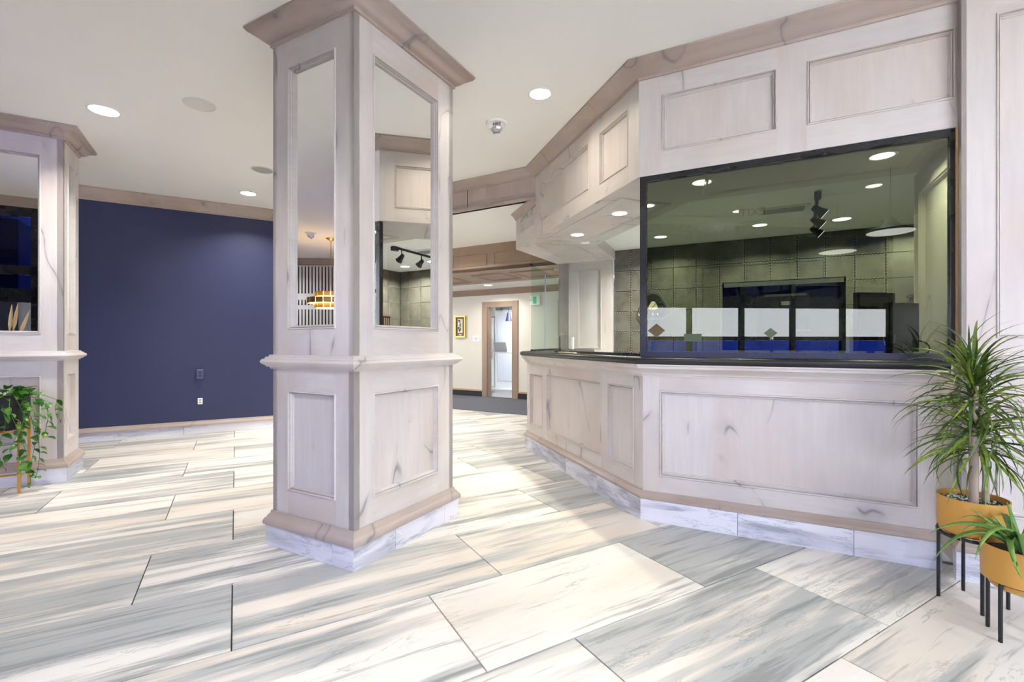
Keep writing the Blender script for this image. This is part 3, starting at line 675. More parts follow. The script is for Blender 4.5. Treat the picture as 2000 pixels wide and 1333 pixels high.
# two desk screens turned sideways at the right
def smon(px,py0,py1,d,ang,w,label,name='monitor'):
    c=Fpx(px,d); z1=HCAM-(py0-HY)/FPX*c.y; 
    u=Vector((uF.x*math.cos(ang)-uF.y*math.sin(ang),uF.x*math.sin(ang)+uF.y*math.cos(ang))); n=Vector((u.y,-u.x))
    T=Thing(name,(c.x,c.y,1.127),label,'monitor')
    T.part('housing',MB().obox(c-u*w/2,u,n,1.17,z1,w,.03),'black_matte')
    T.part('screen_glass',MB().obox(c-u*(w/2-.012)+n*.003,u,n,1.185,z1-.014,w-.024,.004),'screen_dark')
    T.part('stand_neck',MB().obox(c-u*.02-n*.03,u,n,1.135,1.3,.04,.02),'black_matte'); T.part('stand_foot',MB().obox(c-u*.05+n*.03,u,n,1.128,1.138,.1,.09),'black_matte')
smon(1712,572,690,-.36,R(38),.28,'black monitor turned sideways behind the tinted window, left of the pair')
smon(1765,592,690,-.26,R(38),.22,'smaller black monitor turned sideways at the right end of the tinted window')
c=Fpx(1680,-.70); T=Thing('paper_tray',(c.x,c.y,1.015),'grey upright file box between the monitors','box')
T.part('box_body',MB().obox(c-uF*.06,uF,nF,1.016,HCAM-(622-HY)/FPX*c.y,.12,.2),'box_grey')
# phone like dark pod with cable rings
c=Fpx(1788,-.12); 
cb=MB(); 
pts=[]
for i in range(33):
    a=2*PI*i/32; pts.append((*(c+uF*(.062*math.cos(a))),1.19+.045*math.sin(a)))
cb.tube(pts,.004,6); tag(build('cable_loop',cb,'black_matte',None,(c.x,c.y,1.13),40),'coiled black cable standing on the counter behind the window','cable')
c=Fpx(1640,-.24); cb=MB(); pts=[(*(c+uF*(.12*t-.1)),1.131+.13*(1-t)**2.2) for t in [i/12 for i in range(13)]]
cb.tube(pts,.004,6); tag(build('cable',cb,'black_matte',None,(c.x,c.y,1.13),40),'single black cable curving down to the counter beside the large monitor','cable')
# pens and cup
T=Thing('pen_cup',(*Fpx(1737,-.16),1.127),'dark cup of pens just behind the glass by the two desk monitors','cup')
c=Fpx(1737,-.16); T.part('cup',MB().lathe((c.x,c.y,1.128),[(0,0),(.024,0),(.026,.08),(.023,.08),(.022,.005),(0,.005)],20),'black_matte',smooth=40)
for k in range(5):
    a=k*1.3; T.part('pen',MB().tube([(c.x+.01*math.cos(a),c.y+.01*math.sin(a),1.14),(c.x+.03*math.cos(a),c.y+.03*math.sin(a),1.27)],.003,6),random.choice(['silver','black_metal']))
# wall clock with wire frame
uc=uWall(1277); cw=FP(uc,-BD+.03); zc_=HCAM-(600-HY)/FPX*cw.y
T=Thing('wall_clock',(cw.x,cw.y,zc_),'black rounded triangular wall clock with wire frame on the riveted wall','clock')
def tri(r,n=36,k=.22): return [(r*(1+k*math.cos(3*(a+PI/2)))*math.cos(a),r*(1+k*math.cos(3*(a+PI/2)))*math.sin(a)) for a in [2*PI*i/n for i in range(n)]]
tri=lambda r,n=36,k=.14:[(r*(1-k*math.sin(3*a))*math.cos(a),r*(1-k*math.sin(3*a))*math.sin(a)) for a in [2*PI*i/n for i in range(n)]]
def plate(mb,c,pts,z,d0,d1):
    n=len(pts); i=len(mb.v)
    for d in (d0,d1):
        for x,y in pts: q=c+uF*x+nF*d; mb.v.append(Vector((q.x,q.y,z+y)))
    mb.f.append(tuple(i+n+k for k in range(n))); mb.f.append(tuple(i+k for k in reversed(range(n)))); mb.mi+=[0,0]
    for k in range(n): mb.f.append((i+k,i+(k+1)%n,i+n+(k+1)%n,i+n+k)); mb.mi.append(0)
    return mb
T.part('clock_face',plate(MB(),cw,tri(.15),zc_,0,.02),'black_matte'); T.part('centre_disc',plate(MB(),cw,tri(.055),zc_+.01,.02,.026),'ivory')
pts=[(*(cw+uF*x+nF*.01),zc_+y) for x,y in tri(.185)]; T.part('wire_frame',MB().tube(pts+[pts[0]],.005,6),'chrome',smooth=40)
hm=MB(); hm.tube([(*(cw+nF*.03),zc_),(*(cw+uF*.05+nF*.03),zc_+.06)],.003,5); hm.tube([(*(cw+nF*.03),zc_),(*(cw-uF*.03+nF*.03),zc_-.05)],.003,5); T.part('hands',hm,'dark_text')
km=MB()
for i in range(12):
    a=2*PI*i/12
    if i==9: continue
    km.tube([(*(cw+uF*.105*math.cos(a)+nF*.024),zc_+.105*math.sin(a)),(*(cw+uF*.125*math.cos(a)+nF*.024),zc_+.125*math.sin(a))],.003,5)
T.part('hour_marks',km,'chrome')
def text(s,size,mat,loc,u,n,parent=None,org=(0,0,0),name='lettering',ext=.001,z_up=None,spacing=1):
    cu=bpy.data.curves.new(name,'FONT'); cu.body=s; cu.size=size; cu.extrude=ext; cu.align_x='CENTER'; cu.align_y='CENTER'; cu.space_character=spacing
    tmp=bpy.data.objects.new('t',cu); COL.objects.link(tmp); dg=bpy.context.evaluated_depsgraph_get(); dg.update()
    me=bpy.data.meshes.new_from_object(tmp.evaluated_get(dg)); bpy.data.objects.remove(tmp)
    up=z_up if z_up else Vector((0,0,1)); u3=Vector(u).normalized(); n3=u3.cross(up).normalized()
    M=Matrix((( u3.x,up.x,n3.x,loc[0]-org[0]),(u3.y,up.y,n3.y,loc[1]-org[1]),(u3.z,up.z,n3.z,loc[2]-org[2]),(0,0,0,1)))
    me.transform(M); me.materials.clear(); me.materials.append(MATS[mat]); me.name=name
    o=bpy.data.objects.new(name,me); COL.objects.link(o)
    if parent: o.parent=parent
    return o
q=cw+nF*.024; text('6',.07,'ivory',(q.x,q.y,zc_-.095),(uF.x,uF.y,0),None,T.o,(cw.x,cw.y,zc_),'numeral')
# flush cabinet door outline in riveted wall
ua_,ub_=uWall(1372),uWall(1608)
om=MB(); ztop=HCAM-(525-HY)/FPX*FP(ua_,-BD).y
om.obox(FP(ua_,-BD+.004),uF,nF,.9,ztop,.006,.004); om.obox(FP(ub_,-BD+.004),uF,nF,.9,ztop,.006,.004); om.obox(FP(ua_,-BD+.004),uF,nF,ztop,ztop+.006,ub_-ua_,.004)
build('door_outline',om,'dark_text',bw)
# slatted cabinet with planter
cc=V2(3.42,4.0); T=Thing('slatted_cabinet',(cc.x,cc.y,0),'dark slatted wooden cabinet inside the booth, reflected in the column mirror','cabinet')
u_=uF; base=cc-uF*.3
bn=uS*-1
nb=Vector((-nF.x,-nF.y))
cab_u=nF; cab_n=-uF
p0=cc-cab_u*.28
T.part('carcass',MB().obox(p0,cab_u,cab_n,.012,1.62,.56,.3),'black_matte')
for i in range(14): T.part('slat',MB().obox(p0+cab_u*(i*.04+.006)+cab_n*.014,cab_u,cab_n,.05,1.60,.026,.014),'walnut')
T.part('top_board',MB().obox(p0+cab_n*.02,cab_u,cab_n,1.62,1.645,.56,.33),'walnut')
T.part('cross_strip',MB().obox(p0+cab_n*.018,cab_u,cab_n,1.42,1.432,.56,.004),'silver')
T=Thing('planter_box',(*(cc-cab_n*.12),1.645),'small white planter of pale flowers on the slatted cabinet','planter')
pc=cc-cab_n*.12
T.part('trough',MB().box((pc.x,pc.y,1.695),.26,.12,.10,math.atan2(cab_u.y,cab_u.x)),'white_plastic')
for k in range(16):
    a=(k/15-.5)*.24; q=pc+cab_u*a+cab_n*random.uniform(-.03,.03); T.part('flower',MB().lathe((q.x,q.y,1.745+random.uniform(0,.06)),[(0,0),(.016,.006),(.022,.02),(.014,.034),(0,.04)],8),random.choice(['ivory','leaf_pothos','white_plastic']),smooth=60)
# ================================================================= LIGHT FITTINGS
def light_disk(name,loc,size,power,color,parent,spread=PI):
    l=bpy.data.lights.new(name,'AREA'); l.shape='DISK'; l.size=size; l.energy=power; l.color=color; l.spread=spread
    o=bpy.data.objects.new(name,l); COL.objects.link(o); o.location=loc; o.parent=parent; return o
def can(x,y,z,label,r=.085,power=CANW,color=(1,.97,.92),group=None,spread=R(150)):
    T=Thing('recessed_light',(x,y,z),label,'light',group)
    T.part('trim_ring',MB().lathe((x,y,z),[(r,-.004),(r+.004,-.006),(r+.016,-.003),(r+.018,0),(r,0)],32,caps=False),'white_plastic',smooth=40)
    T.part('reflector',MB().lathe((x,y,z),[(r,-.003),(r*.9,-.001),(0,-.001)],32,caps=False),'lamp_glow')
    light_disk('bulb',(0,0,-.012),r*1.5,power,color,T.o,spread)
    return T
def onz(px,py,z): Y=FPX*(HCAM-z)/(py-HY); return ((px-1000)/FPX*Y,Y)
x,y=onz(203,216,CZ); can(x,y,CZ,'round recessed ceiling light above the left column',.098,12,(1,.97,.94),None,R(130))
x,y=onz(485,378,CZ); can(x,y,CZ,'recessed ceiling light in front of the navy wall',.085,11,(1,.97,.94),None,R(130))
x,y=onz(1055,183,CZ); can(x,y,CZ,'recessed ceiling light between the mirrored column and the reception fascia',.078,3.4,(1,.89,.70))
x,y=onz(953,557,ZH); can(x,y,ZH,'recessed light in the hallway ceiling near the open doorway',.08,9)
x,y=onz(1210,416,ZS); can(x,y,ZS-.003,'recessed light under the fascia over the counter, nearer the window',.062,8,(1,.9,.75))
x,y=onz(1128,458,ZS); can(x,y,ZS-.003,'recessed light under the fascia over the counter, farther from the window',.062,8,(1,.9,.75))
x,y=onz(1371,355,ZS); can(x,y,ZS-.003,'recessed light behind the tinted window in its upper left corner',.062,10,(1,.93,.8))
x,y=onz(1723,303,ZS); can(x,y,ZS-.003,'recessed light behind the tinted window in its upper right corner',.062,8,(1,.93,.8))
x,y=onz(1644,428,2.49); can(x,y,2.49,'dim recessed light in the booth ceiling beside the track light',.08,14)
x,y=onz(1338,487-0,2.49); 
for i,(u,d) in enumerate(((.75,-2.45),(2.2,-2.7),(-.3,-2.55))):
    p=FP(u,d); can(p.x,p.y,2.49,['recessed light in the booth ceiling washing the riveted wall near the clock','recessed light in the far right corner of the booth ceiling','recessed light in the booth ceiling nearest the pilaster'][i],.07,17)
# lobby lights outside the picture, added for even brightness
LL=['recessed lobby light nearest behind the camera','recessed lobby light behind the camera by the rear windows','recessed lobby light in the far right rear corner','recessed lobby light above and just left of the camera','recessed ceiling light left of the smaller column','recessed ceiling light near the brass chandelier','recessed ceiling light at the far left end of the navy wall','recessed lobby light left of the camera, just in front of the big column']
for i,(a,b) in enumerate(((.3,-1.3),(2.4,-1.6),(5.1,-1.2),(-.9,-.3),(-2.2,5.9),(-4.0,3.5),(-6.6,6.9),(-.75,1.1))):
    p=ab(a,b); can(p.x,p.y,CZ,LL[i],.085,CANW,(1,.97,.92) if i in (4,5,6) else (.88,.92,1))  # cool tinted lamps stand in for daylight
for i,(px,Y) in enumerate(((-1.7,6.5),(-1.25,7.0))): can(px,Y,Z1,['recessed light in the lower ceiling hidden by the mirrored column, nearer one','recessed light in the lower ceiling hidden by the mirrored column, farther one'][i],.08,14)  # out-of-sight lamps added to brighten the lower ceiling area
p=HW+K*0-KN*.9+K*-1.5; can(p.x,p.y,ZH,'recessed hallway light hidden behind the mirrored column',.08,9)  # out-of-sight lamp added to fill the hallway
p=HW+KN*1.2+K*.6; can(p.x,p.y,2.6,'recessed light in the office ceiling past the doorway',.1,48,(.86,.92,1))
# pendants reflected in the tinted window
def pendant(x,y,z,r,label):
    T=Thing('pendant_lamp',(x,y,CZ),label,'lamp','white disc pendants reflected in the window')
    T.part('cord',MB().tube([(x,y,CZ),(x,y,z+.1)],.004,6),'black_metal'); T.part('shade',MB().lathe((x,y,z),[(r,0),(r*.98,.02),(r*.45,.07),(.05,.12),(.03,.16),(0,.16)],36,caps=False),'black_matte',smooth=40)
    T.part('diffuser',MB().lathe((x,y,z),[(r*.97,.003),(0,.003)],36,caps=False),'lamp_soft')
pendant(1.24,-.4,2.42,.22,'wide disc pendant lamp hanging behind the camera, nearest the window')
pendant(1.75,-1.25,2.62,.22,'wide disc pendant lamp hanging behind the camera, beside the wall')
pendant(.35,-1.45,2.46,.22,'wide disc pendant lamp hanging behind the camera, farthest from the window')
# EXIT sign reflected
T=Thing('exit_sign',(-.2,-.28,CZ),'white ceiling hung exit sign behind the camera, reflected in the tinted window','sign')
pe=V2(-.2,-.28); en=Vector((.465,.885)).normalized(); eu=Vector((-en.y,en.x)); ea=math.atan2(eu.y,eu.x)
T.part('sign_box',MB().box((pe.x,pe.y,CZ-.19),.33,.035,.2,ea),'white_plastic'); T.part('mount',MB().box((pe.x,pe.y,CZ-.045),.1,.035,.09,ea),'white_plastic')
for s in (1,-1):
    q=pe+en*.019*s; text('EXIT',.15,'red_text',(q.x,q.y,CZ-.19),(eu.x*s,eu.y*s,0),None,T.o,(pe.x,pe.y,CZ))
# speakers
def speaker(px,py,r,mat,label):
    x,y=onz(px,py,CZ); T=Thing('ceiling_speaker',(x,y,CZ),label,'speaker')
    T.part('grille',MB().lathe((x,y,CZ),[(0,-.006),(r,-.006),(r+.002,-.003),(r+.002,0)],36,caps=False),mat,smooth=40)
    T.part('rim',MB().lathe((x,y,CZ),[(r,-.004),(r+.005,-.008),(r+.014,-.004),(r+.016,0)],36,caps=False),'speaker_white',smooth=40)
speaker(390,204,.10,'speaker_white','white round ceiling speaker above the navy wall, nearer the camera')
speaker(513,332,.10,'grey_grille','grey round ceiling speaker partly hidden by the mirrored column')
# fire strobe
x,y=onz(970,240,CZ); T=Thing('fire_strobe',(x,y,CZ),'white ceiling fire alarm strobe marked FIRE beside the recessed light','alarm')
T.part('base_plate',MB().lathe((x,y,CZ),[(0,-.02),(.085,-.018),(.095,-.006),(.095,0)],32,caps=False),'white_plastic',smooth=40)
T.part('housing',MB().box((x,y,CZ-.035),.12,.07,.045,R(-15)),'white_plastic'); T.part('strobe_lens',MB().lathe((x,y-.01,CZ-.09),[(0,0),(.03,.004),(.045,.02),(.05,.036),(0,.036)],8),'silver')
T.part('flash_tube',MB().tube([(x-.03,y-.01,CZ-.092),(x+.03,y-.02,CZ-.092)],.006,6),'chrome')
text('FIRE',.034,'dark_text',(x+.003,y-.0445,CZ-.032),(math.cos(R(-15)),math.sin(R(-15)),0),None,T.o,(x,y,CZ),spacing=1.2)
s2=dup(T.o); s2.location=(*(V2(-7.0,1.8)),CZ); s2['label']='fire alarm strobe on the far left ceiling, reflected in the column mirror'
# track light in booth
tp0,tp1=Vector((2.56,3.98,2.49)),Vector((3.15,4.95,2.49)); tu=(tp1-tp0).normalized()
T=Thing('track_light',tp0,'black ceiling track with three spotlight heads inside the booth','track light')
T.part('track_bar',MB().tube([tp0-Vector((0,0,.015)),tp1-Vector((0,0,.015))],.016,4),'black_metal')
T.part('power_box',MB().box(tp0+Vector((0,0,-.035)),.05,.10,.05,math.atan2(tu.y,tu.x)-PI/2),'black_metal')
for i,s_ in enumerate((.12,.5,.88)):
    p=tp0.lerp(tp1,s_)+Vector((0,0,-.03)); q=p+Vector((0,0,-.09)); dr=Vector((-.55,-.1,-.8)).normalized() if i%2==0 else Vector((.5,.2,-.8)).normalized()
    dr=Vector((.62,-.25,-.55)).normalized()
    h=T.part('spot_head',MB().tube([q-dr*.045,q-dr*.03,q+dr*.02,q+dr*.07],[.018,.028,.034,.050],14),'black_metal',smooth=50)
    T.part('bulb_disc',MB().tube([q+dr*.066,q+dr*.073],.044,14),'lamp_soft',parent=h); T.part('bracket',MB().tube([p+Vector((0,0,.02)),q-dr*.01],.008,6),'black_metal',parent=h)
# vent in booth ceiling
x,y=onz(1530,408,2.49); T=Thing('air_vent',(x,y,2.49),'rectangular metal air vent in the booth ceiling left of the track light','vent')
T.part('vent_frame',MB().box((x,y,2.484),.42,.22,.012,math.atan2(uF.y,uF.x)),'speaker_white')
for k in range(6): q=V2(x,y)+nF*(.07-.028*k); T.part('slat',MB().box((q.x,q.y,2.474),.34,.010,.012,math.atan2(uF.y,uF.x)),'grey_grille')
# ================================================================= PATTERNED SCREEN + CHANDELIER (seen in mirror)
T=Thing('patterned_screen',(*ab(-7.6,4.5),0),'white screen wall with rows of slender dark slots, reflected in the column mirror','screen')
pw0=ab(-7.70,2.9)
T.part('backing',MB().obox(pw0,BV,AV,.02,2.97,4.6,.02),'white_wall')
m=MB()
for k in range(60):
    b=.05+k*.0745; q=pw0+BV*b+AV*.004
    for (z0,z1) in ((2.95,2.34),(2.20,2.08),(1.98,1.46),(1.3,.9),(.8,.7),(.6,.1)):
        zc2=(z0+z1)/2; w=.016
        i=len(m.v)
        for (o_,z) in ((-w,z1),(w,z1),(w*.75,z0),(-w*.75,z0)): r_=q+BV*o_; m.v.append(Vector((r_.x,r_.y,z)))
        m.f.append(tuple(i+j for j in range(4))); m.mi.append(0)
T.part('slots',m,'black_matte',kind='stuff')
# chandelier
chx,chy=-7.0,1.5
chx,chy=-7.87+.6,1.31+.1
T=Thing('brass_chandelier',(chx,chy,CZ),'brass tiered drum chandelier, reflected in the column mirror','chandelier')
T.part('canopy',MB().lathe((chx,chy,CZ),[(.09,-.001),(.085,-.01),(.03,-.04),(.012,-.06),(0,-.06)],24,caps=False),'brass',smooth=50)
T.part('rod',MB().tube([(chx,chy,CZ-.05),(chx,chy,2.05)],.007,8),'brass')
for (r,z,h,n_) in ((.27,2.10,.085,14),(.40,1.985,.10,18),(.27,1.895,.085,14)):
    for k in range(n_):
        a=2*PI*k/n_; T.part('brass_plate',MB().box((chx+r*math.cos(a),chy+r*math.sin(a),z),.008,2*PI*r/n_*.93,h,a),'brass')
    T.part('inner_glow',MB().lathe((chx,chy,z),[(r*.9,-h*.42),(r*.9,h*.42)],28,caps=True),'chand_glow')
# ================================================================= NAVY WALL PLATES, HALL ITEMS
def BWp(px,d=0):
    r=(px-1000)/FPX; Y=(Wb+d)/(r*BV.x+BV.y); return V2(r*Y,Y)
q=BWp(391); z=HCAM-(731-HY)/FPX*q.y
T=Thing('wall_box',(q.x,q.y,z),'navy painted electrical box on the navy wall, above the white outlet','electrical box')
T.part('box_body',MB().box((q.x-BV.x*.02,q.y-BV.y*.02,z),.078,.04,.125,ang),'bluegrey_plate')
T.part('top_edge',MB().box((q.x-BV.x*.042,q.y-BV.y*.042,z+.058),.07,.006,.006,ang),'chrome')
for s in (.02,-.02): T.part('socket',MB().box((q.x-BV.x*.041,q.y-BV.y*.041,z+s),.03,.004,.024,ang),'blue')
q=BWp(391); z=HCAM-(784-HY)/FPX*q.y
T=Thing('wall_outlet',(q.x,q.y,z),'white electrical outlet low on the navy wall','outlet')
T.part('cover_plate',MB().box((q.x-BV.x*.004,q.y-BV.y*.004,z),.055,.008,.082,ang),'white_plastic')
for s in (.017,-.017): T.part('socket',MB().box((q.x-BV.x*.009,q.y-BV.y*.009,z+s),.026,.004,.02,ang),'grey_grille')
def HWp(px): return HW+K*hw_px(px)
kang=math.atan2(K.y,K.x)
# framed picture
q=HWp(900); Yq=q.y; z=HCAM-(638.5-HY)/FPX*Yq; w=.30; h=.50
T=Thing('framed_picture',(q.x,q.y,z),'framed ink picture with gilt frame and brown mat on the hallway wall','picture')
fm=MB()
for (dx,dz,sx,sz) in ((-w/2+.015,0,.03,h),(w/2-.015,0,.03,h),(0,h/2-.015,w-.06,.03),(0,-h/2+.015,w-.06,.03)):
    p=q+K*dx+nH*.02; fm.box((p.x,p.y,z+dz),sx,.04,sz,kang)
T.part('frame',fm,'gold_frame'); p=q+nH*.012; T.part('mat_board',MB().box((p.x,p.y,z),w-.05,.02,h-.05,kang),'sticker_brown' if 0 else 'walnut')
p=q+nH*.024; T.part('artwork',MB().box((p.x,p.y,z+.015),.14,.004,.32,kang),'ivory')
im=MB(); random.seed(11)
for k in range(16):
    p=q+K*random.uniform(-.045,.045)+nH*.0275; im.box((p.x,p.y,z+.02+random.uniform(-.12,.12)),random.uniform(.01,.04),.002,random.uniform(.01,.04),kang,0,0,random.uniform(-1,1))
p=q+nH*.0275; im.box((p.x,p.y,z-.02),.012,.002,.20,kang,0,0,.15)
T.part('ink_drawing',im,'dark_text'); p=q+nH*.0245; T.part('name_plate',MB().box((p.x,p.y,z-.19),.08,.004,.022,kang),'brass')
q=HWp(930); z=HCAM-(662-HY)/FPX*q.y; p=q+nH*.004
T=Thing('wall_sign',(q.x,q.y,z),'small white printed notice between the picture and the doorway','sign')
T.part('sheet',MB().box((p.x,p.y,z),.17,.006,.12,kang),'white_plastic'); lm=MB()
for k in range(3): r_=q+nH*.008; lm.box((r_.x,r_.y,z+.025-.025*k),.11-.02*(k==1),.002,.008,kang)
T.part('printed_lines',lm,'caption_grey')
# green exit sign seen through the glass
q=HWp(1046); z=HCAM-(587-HY)/FPX*q.y; p=q+nH*.03
T=Thing('exit_sign',(q.x,q.y,z),'green and white exit sign on the hallway wall seen through the counter glass','sign')
T.part('sign_box',MB().box((p.x,p.y,z),.22,.05,.2,kang),'white_plastic'); p=q+nH*.057; T.part('green_symbol',MB().box((p.x+K.x*.01,p.y+K.y*.01,z),.08,.004,.15,kang),'exit_green')
text('EXIT',.06,'exit_green',(p.x-K.x*.06,p.y-K.y*.06,z),(K.x,K.y,0),None,T.o,(q.x,q.y,z))
# office: cupboards, desk, laptop, lamp
T=Thing('office_cupboards',(*(OW+K*-1.6+nH*.3),0),'tall white cupboards along the far wall of the office','cupboard')
for i,(t0_,w_,z0,z1) in enumerate(((-2.3,.26,1.95,2.5),(-2.03,.26,1.95,2.5),(-1.76,.26,1.95,2.5),(-1.49,.26,1.95,2.5),(-1.22,.26,1.95,2.5),(-2.3,.66,.02,1.93),(-1.63,.66,.02,1.93))):
    T.part('door_panel',MB().obox(OW+K*(t0_+.006)+nH*.46,K,nH,z0,z1,w_-.012,.02),'white_plastic')
T.part('carcass',MB().obox(OW+K*-2.32+nH*.438,K,nH,.009,2.52,1.36,.33),'box_grey')
T=Thing('glazed_cabinet',(*(OW+K*-.6+nH*.4),0),'white cabinet with frosted door at the right of the doorway','cabinet')
cq=OW+K*-.94+nH*.5
T.part('carcass',MB().obox(cq,K,nH,.009,2.12,.9,.48),'white_plastic'); T.part('frosted_door',MB().obox(cq+K*.08+nH*.012,K,nH,.2,2.02,.6,.01),'frost')
dk=HW+KN*.85+K*.05
T=Thing('standing_desk',(dk.x,dk.y,0),'white standing desk on one leg column inside the doorway','desk')
zd=HCAM-(688-HY)/FPX*11.5
T.part('desk_top',MB().obox(dk-K*.45,K,nH,zd-.03,zd,1.35,.6),'white_plastic'); c_=dk+K*.52+KN*.3
T.part('leg_column',MB().box((c_.x,c_.y,(zd-.03)/2+.02),.07,.06,zd-.05,kang),'white_plastic'); T.part('foot',MB().box((c_.x,c_.y,.03),.08,.65,.04,kang+R(55)),'white_plastic'); T.part('bracket',MB().box((c_.x,c_.y,zd-.05),.3,.08,.04,kang),'silver')
lp=dk+K*-.16+KN*.25
T=Thing('laptop',(lp.x,lp.y,zd),'open silver laptop on the white standing desk','laptop')
T.part('laptop_base',MB().box((lp.x,lp.y,zd+.01),.36,.25,.02,kang),'silver'); T.part('laptop_screen',MB().box((lp.x-KN.x*.12+K.x*.02,lp.y-KN.y*.12+K.y*.02,zd+.12),.36,.012,.24,kang,0,R(18)),'silver')
q=V2(-.085,12.3)
T=Thing('hanging_lamp',(q.x,q.y,2.6),'blue grey pendant lamp at the top of the office doorway','lamp')
T.part('cord',MB().tube([(q.x,q.y,2.6),(q.x,q.y,2.0)],.006,6),'black_metal'); T.part('shade',MB().lathe((q.x,q.y,1.79),[(.085,0),(.05,.16),(.04,.22),(0,.22)],20),'bluegrey_plate',smooth=40)
# ================================================================= PLANTS
def leaf_mesh(name,L,w,bend,mat,fold=.15,seg=8,kind='strap',thick=0.0,curl=0):
    """leaf along +X from origin, arching down by bend radians"""
    me=bpy.data.meshes.new(name); vs=[];fs=[]; x=z=0; a=bend*-.35
    for i in range(seg+1):
        t=i/seg
        if kind=='strap': ww=w*(.55+.45*math.sin(min(t*2.2,1)*PI/2))*(1-t**3)**.9
        elif kind=='aloe': ww=w*(1-t)**.75+.0006
        else: ww=w*(math.sin(PI*min(1,t*.96+.04))**.65)*(1.15-.45*t) if t<1 else 0
        vs+=[Vector((x,-ww,z+fold*ww)),Vector((x,0,z-thick*(1-t))),Vector((x,ww,z+fold*ww))]
        x+=L/seg*math.cos(a); z-=L/seg*math.sin(a); a+=bend*1.35/seg
    for i in range(seg):
        for j in (0,1): fs.append((i*3+j,(i+1)*3+j,(i+1)*3+j+1,i*3+j+1))
    if thick:
        o=len(vs)
        for i in range(seg+1): vs.append(vs[i*3+1]+Vector((0,0,-.006*(1-i/seg)-.001)))
        for i in range(seg): fs.append((i*3,o+i,o+i+1,(i+1)*3)); fs.append((i*3+2,(i+1)*3+2,o+i+1,o+i))
    me.from_pydata(vs,[],fs); me.materials.append(MATS[mat]); me.polygons.foreach_set('use_smooth',[True]*len(fs)); me.update(); return me
def put_leaf(me,parent,loc,yaw,pitch,roll=0,sc=1,name='leaf'):
    o=bpy.data.objects.new(name,me); COL.objects.link(o); o.parent=parent; o.location=loc
    o.rotation_euler=(Matrix.Rotation(yaw,3,'Z')@Matrix.Rotation(-pitch,3,'Y')@Matrix.Rotation(roll,3,'X')).to_euler(); o.scale=(sc,sc,sc); return o
def stand(T,cx,cy,ringz,r,legs,mat='black_metal',lr=.0075):
    for a in legs: T.part('leg',MB().tube([(cx+r*math.cos(a),cy+r*math.sin(a),0.0),(cx+r*math.cos(a),cy+r*math.sin(a),ringz+.035)],lr,8),mat,smooth=50)
    T.part('ring',MB().lathe((cx,cy,ringz),[(r-.006,0),(r+.008,0),(r+.008,.012),(r-.006,.012),(r-.006,0)],36,caps=False),mat,smooth=30)
    T.part('cross_bar',MB().tube([(cx-r,cy,ringz+.004),(cx+r,cy,ringz+.004)],.005,6),mat); T.part('cross_bar',MB().tube([(cx,cy-r,ringz+.004),(cx,cy+r,ringz+.004)],.005,6),mat)
# --- dracaena
cx,cy=2.165,2.235; th=math.atan2(2.295-2.25,2.085-2.167)
T=Thing('plant_stand',(cx,cy,0),'taller black metal plant stand under the spiky plant','plant stand')
stand(T,cx,cy,.315,.122,[th,th+PI/2,th+PI,th+1.5*PI])
T=Thing('gold_planter',(cx,cy,.27),'larger gold planter holding the spiky plant','planter')
T.part('pot',MB().lathe((cx,cy,.33),[(.0,0),(.116,0),(.124,.008),(.129,.05),(.129,.168),(.124,.168),(.122,.13),(0,.13)],48),'gold',smooth=40)
T.part('soil',MB().lathe((cx,cy,.465),[(.122,0),(0,.004)],24,caps=False),'soil')
random.seed(5); gm=[MB(),MB()]
for k in range(420):
    r_=.118*math.sqrt(random.random()); a=random.random()*2*PI; s=random.uniform(.004,.009); gm[k%2].box((cx+r_*math.cos(a),cy+r_*math.sin(a),.470+random.random()*.006),s,s*1.2,s*.8,random.random()*3,0,random.random())
T.part('pale_gravel',gm[0],'gravel_w',kind='stuff'); T.part('dark_gravel',gm[1],'gravel_d',kind='stuff')
T=Thing('dracaena_plant',(cx,cy,.468),'spiky green dracaena with long arching leaves on two bare stems','plant')
stems=[((cx-.025,cy-.03),(cx-.015,cy-.02),1.02,.019),((cx+.055,cy-.01),(cx+.045,cy+.01),.92,.013)]
for (b0,b1,zt_,r_) in stems:
    T.part('stem',MB().tube([(b0[0],b0[1],.468),(b0[0]*.7+b1[0]*.3,b0[1],.62),(b1[0],b1[1],.8),(b1[0]+.01,b1[1],zt_)],[r_,r_*.95,r_*.85,r_*.6],10),'stem_tan',smooth=50)
LM=[leaf_mesh('leaf',L,w,b,'leaf_drac',.25) for L,w,b in ((.36,.0068,1.0),(.42,.0075,1.35),(.31,.006,1.7),(.38,.009,1.1),(.28,.0065,.5),(.40,.0065,1.9))]
random.seed(21)
def rosette(x,y,z,n,spread,zr,pmin,pmax,sc=1):
    for k in range(n):
        a=k*2.39996+random.uniform(-.3,.3); t=k/n
        p=pmin+(pmax-pmin)*t+random.uniform(-.15,.15)
        me=random.choice(LM[:4] if p<.9 else [LM[4],LM[0],LM[3]])
        s_=sc*random.uniform(.8,1.1)
        # keep leaves off the wall behind
        dirn=V2(math.cos(a),math.sin(a)); gap=(V2(x,y)-pp).dot(nF); reach=gap/(-dirn.dot(nF)) if dirn.dot(nF)<-.05 else 9
        L=.30*s_*math.cos(max(p,-.3))
        if L>reach-.01: s_*=max(.45,(reach-.01)/L)
        put_leaf(me,T.o,(x-cx+random.uniform(-.012,.012),y-cy+random.uniform(-.012,.012),z-.468+zr*(t-.5)),a,p,random.uniform(-.6,.6),s_)
rosette(cx-.02,cy-.02,1.0,92,0,.16,-.35,1.3,.92)
rosette(cx+.05,cy+.01,.93,74,0,.16,-.5,1.15,.9)
rosette(cx-.015,cy-.03,.77,70,0,.12,-.75,.7,.88)
rosette(cx+.045,cy,.74,54,0,.10,-.7,.6,.82)
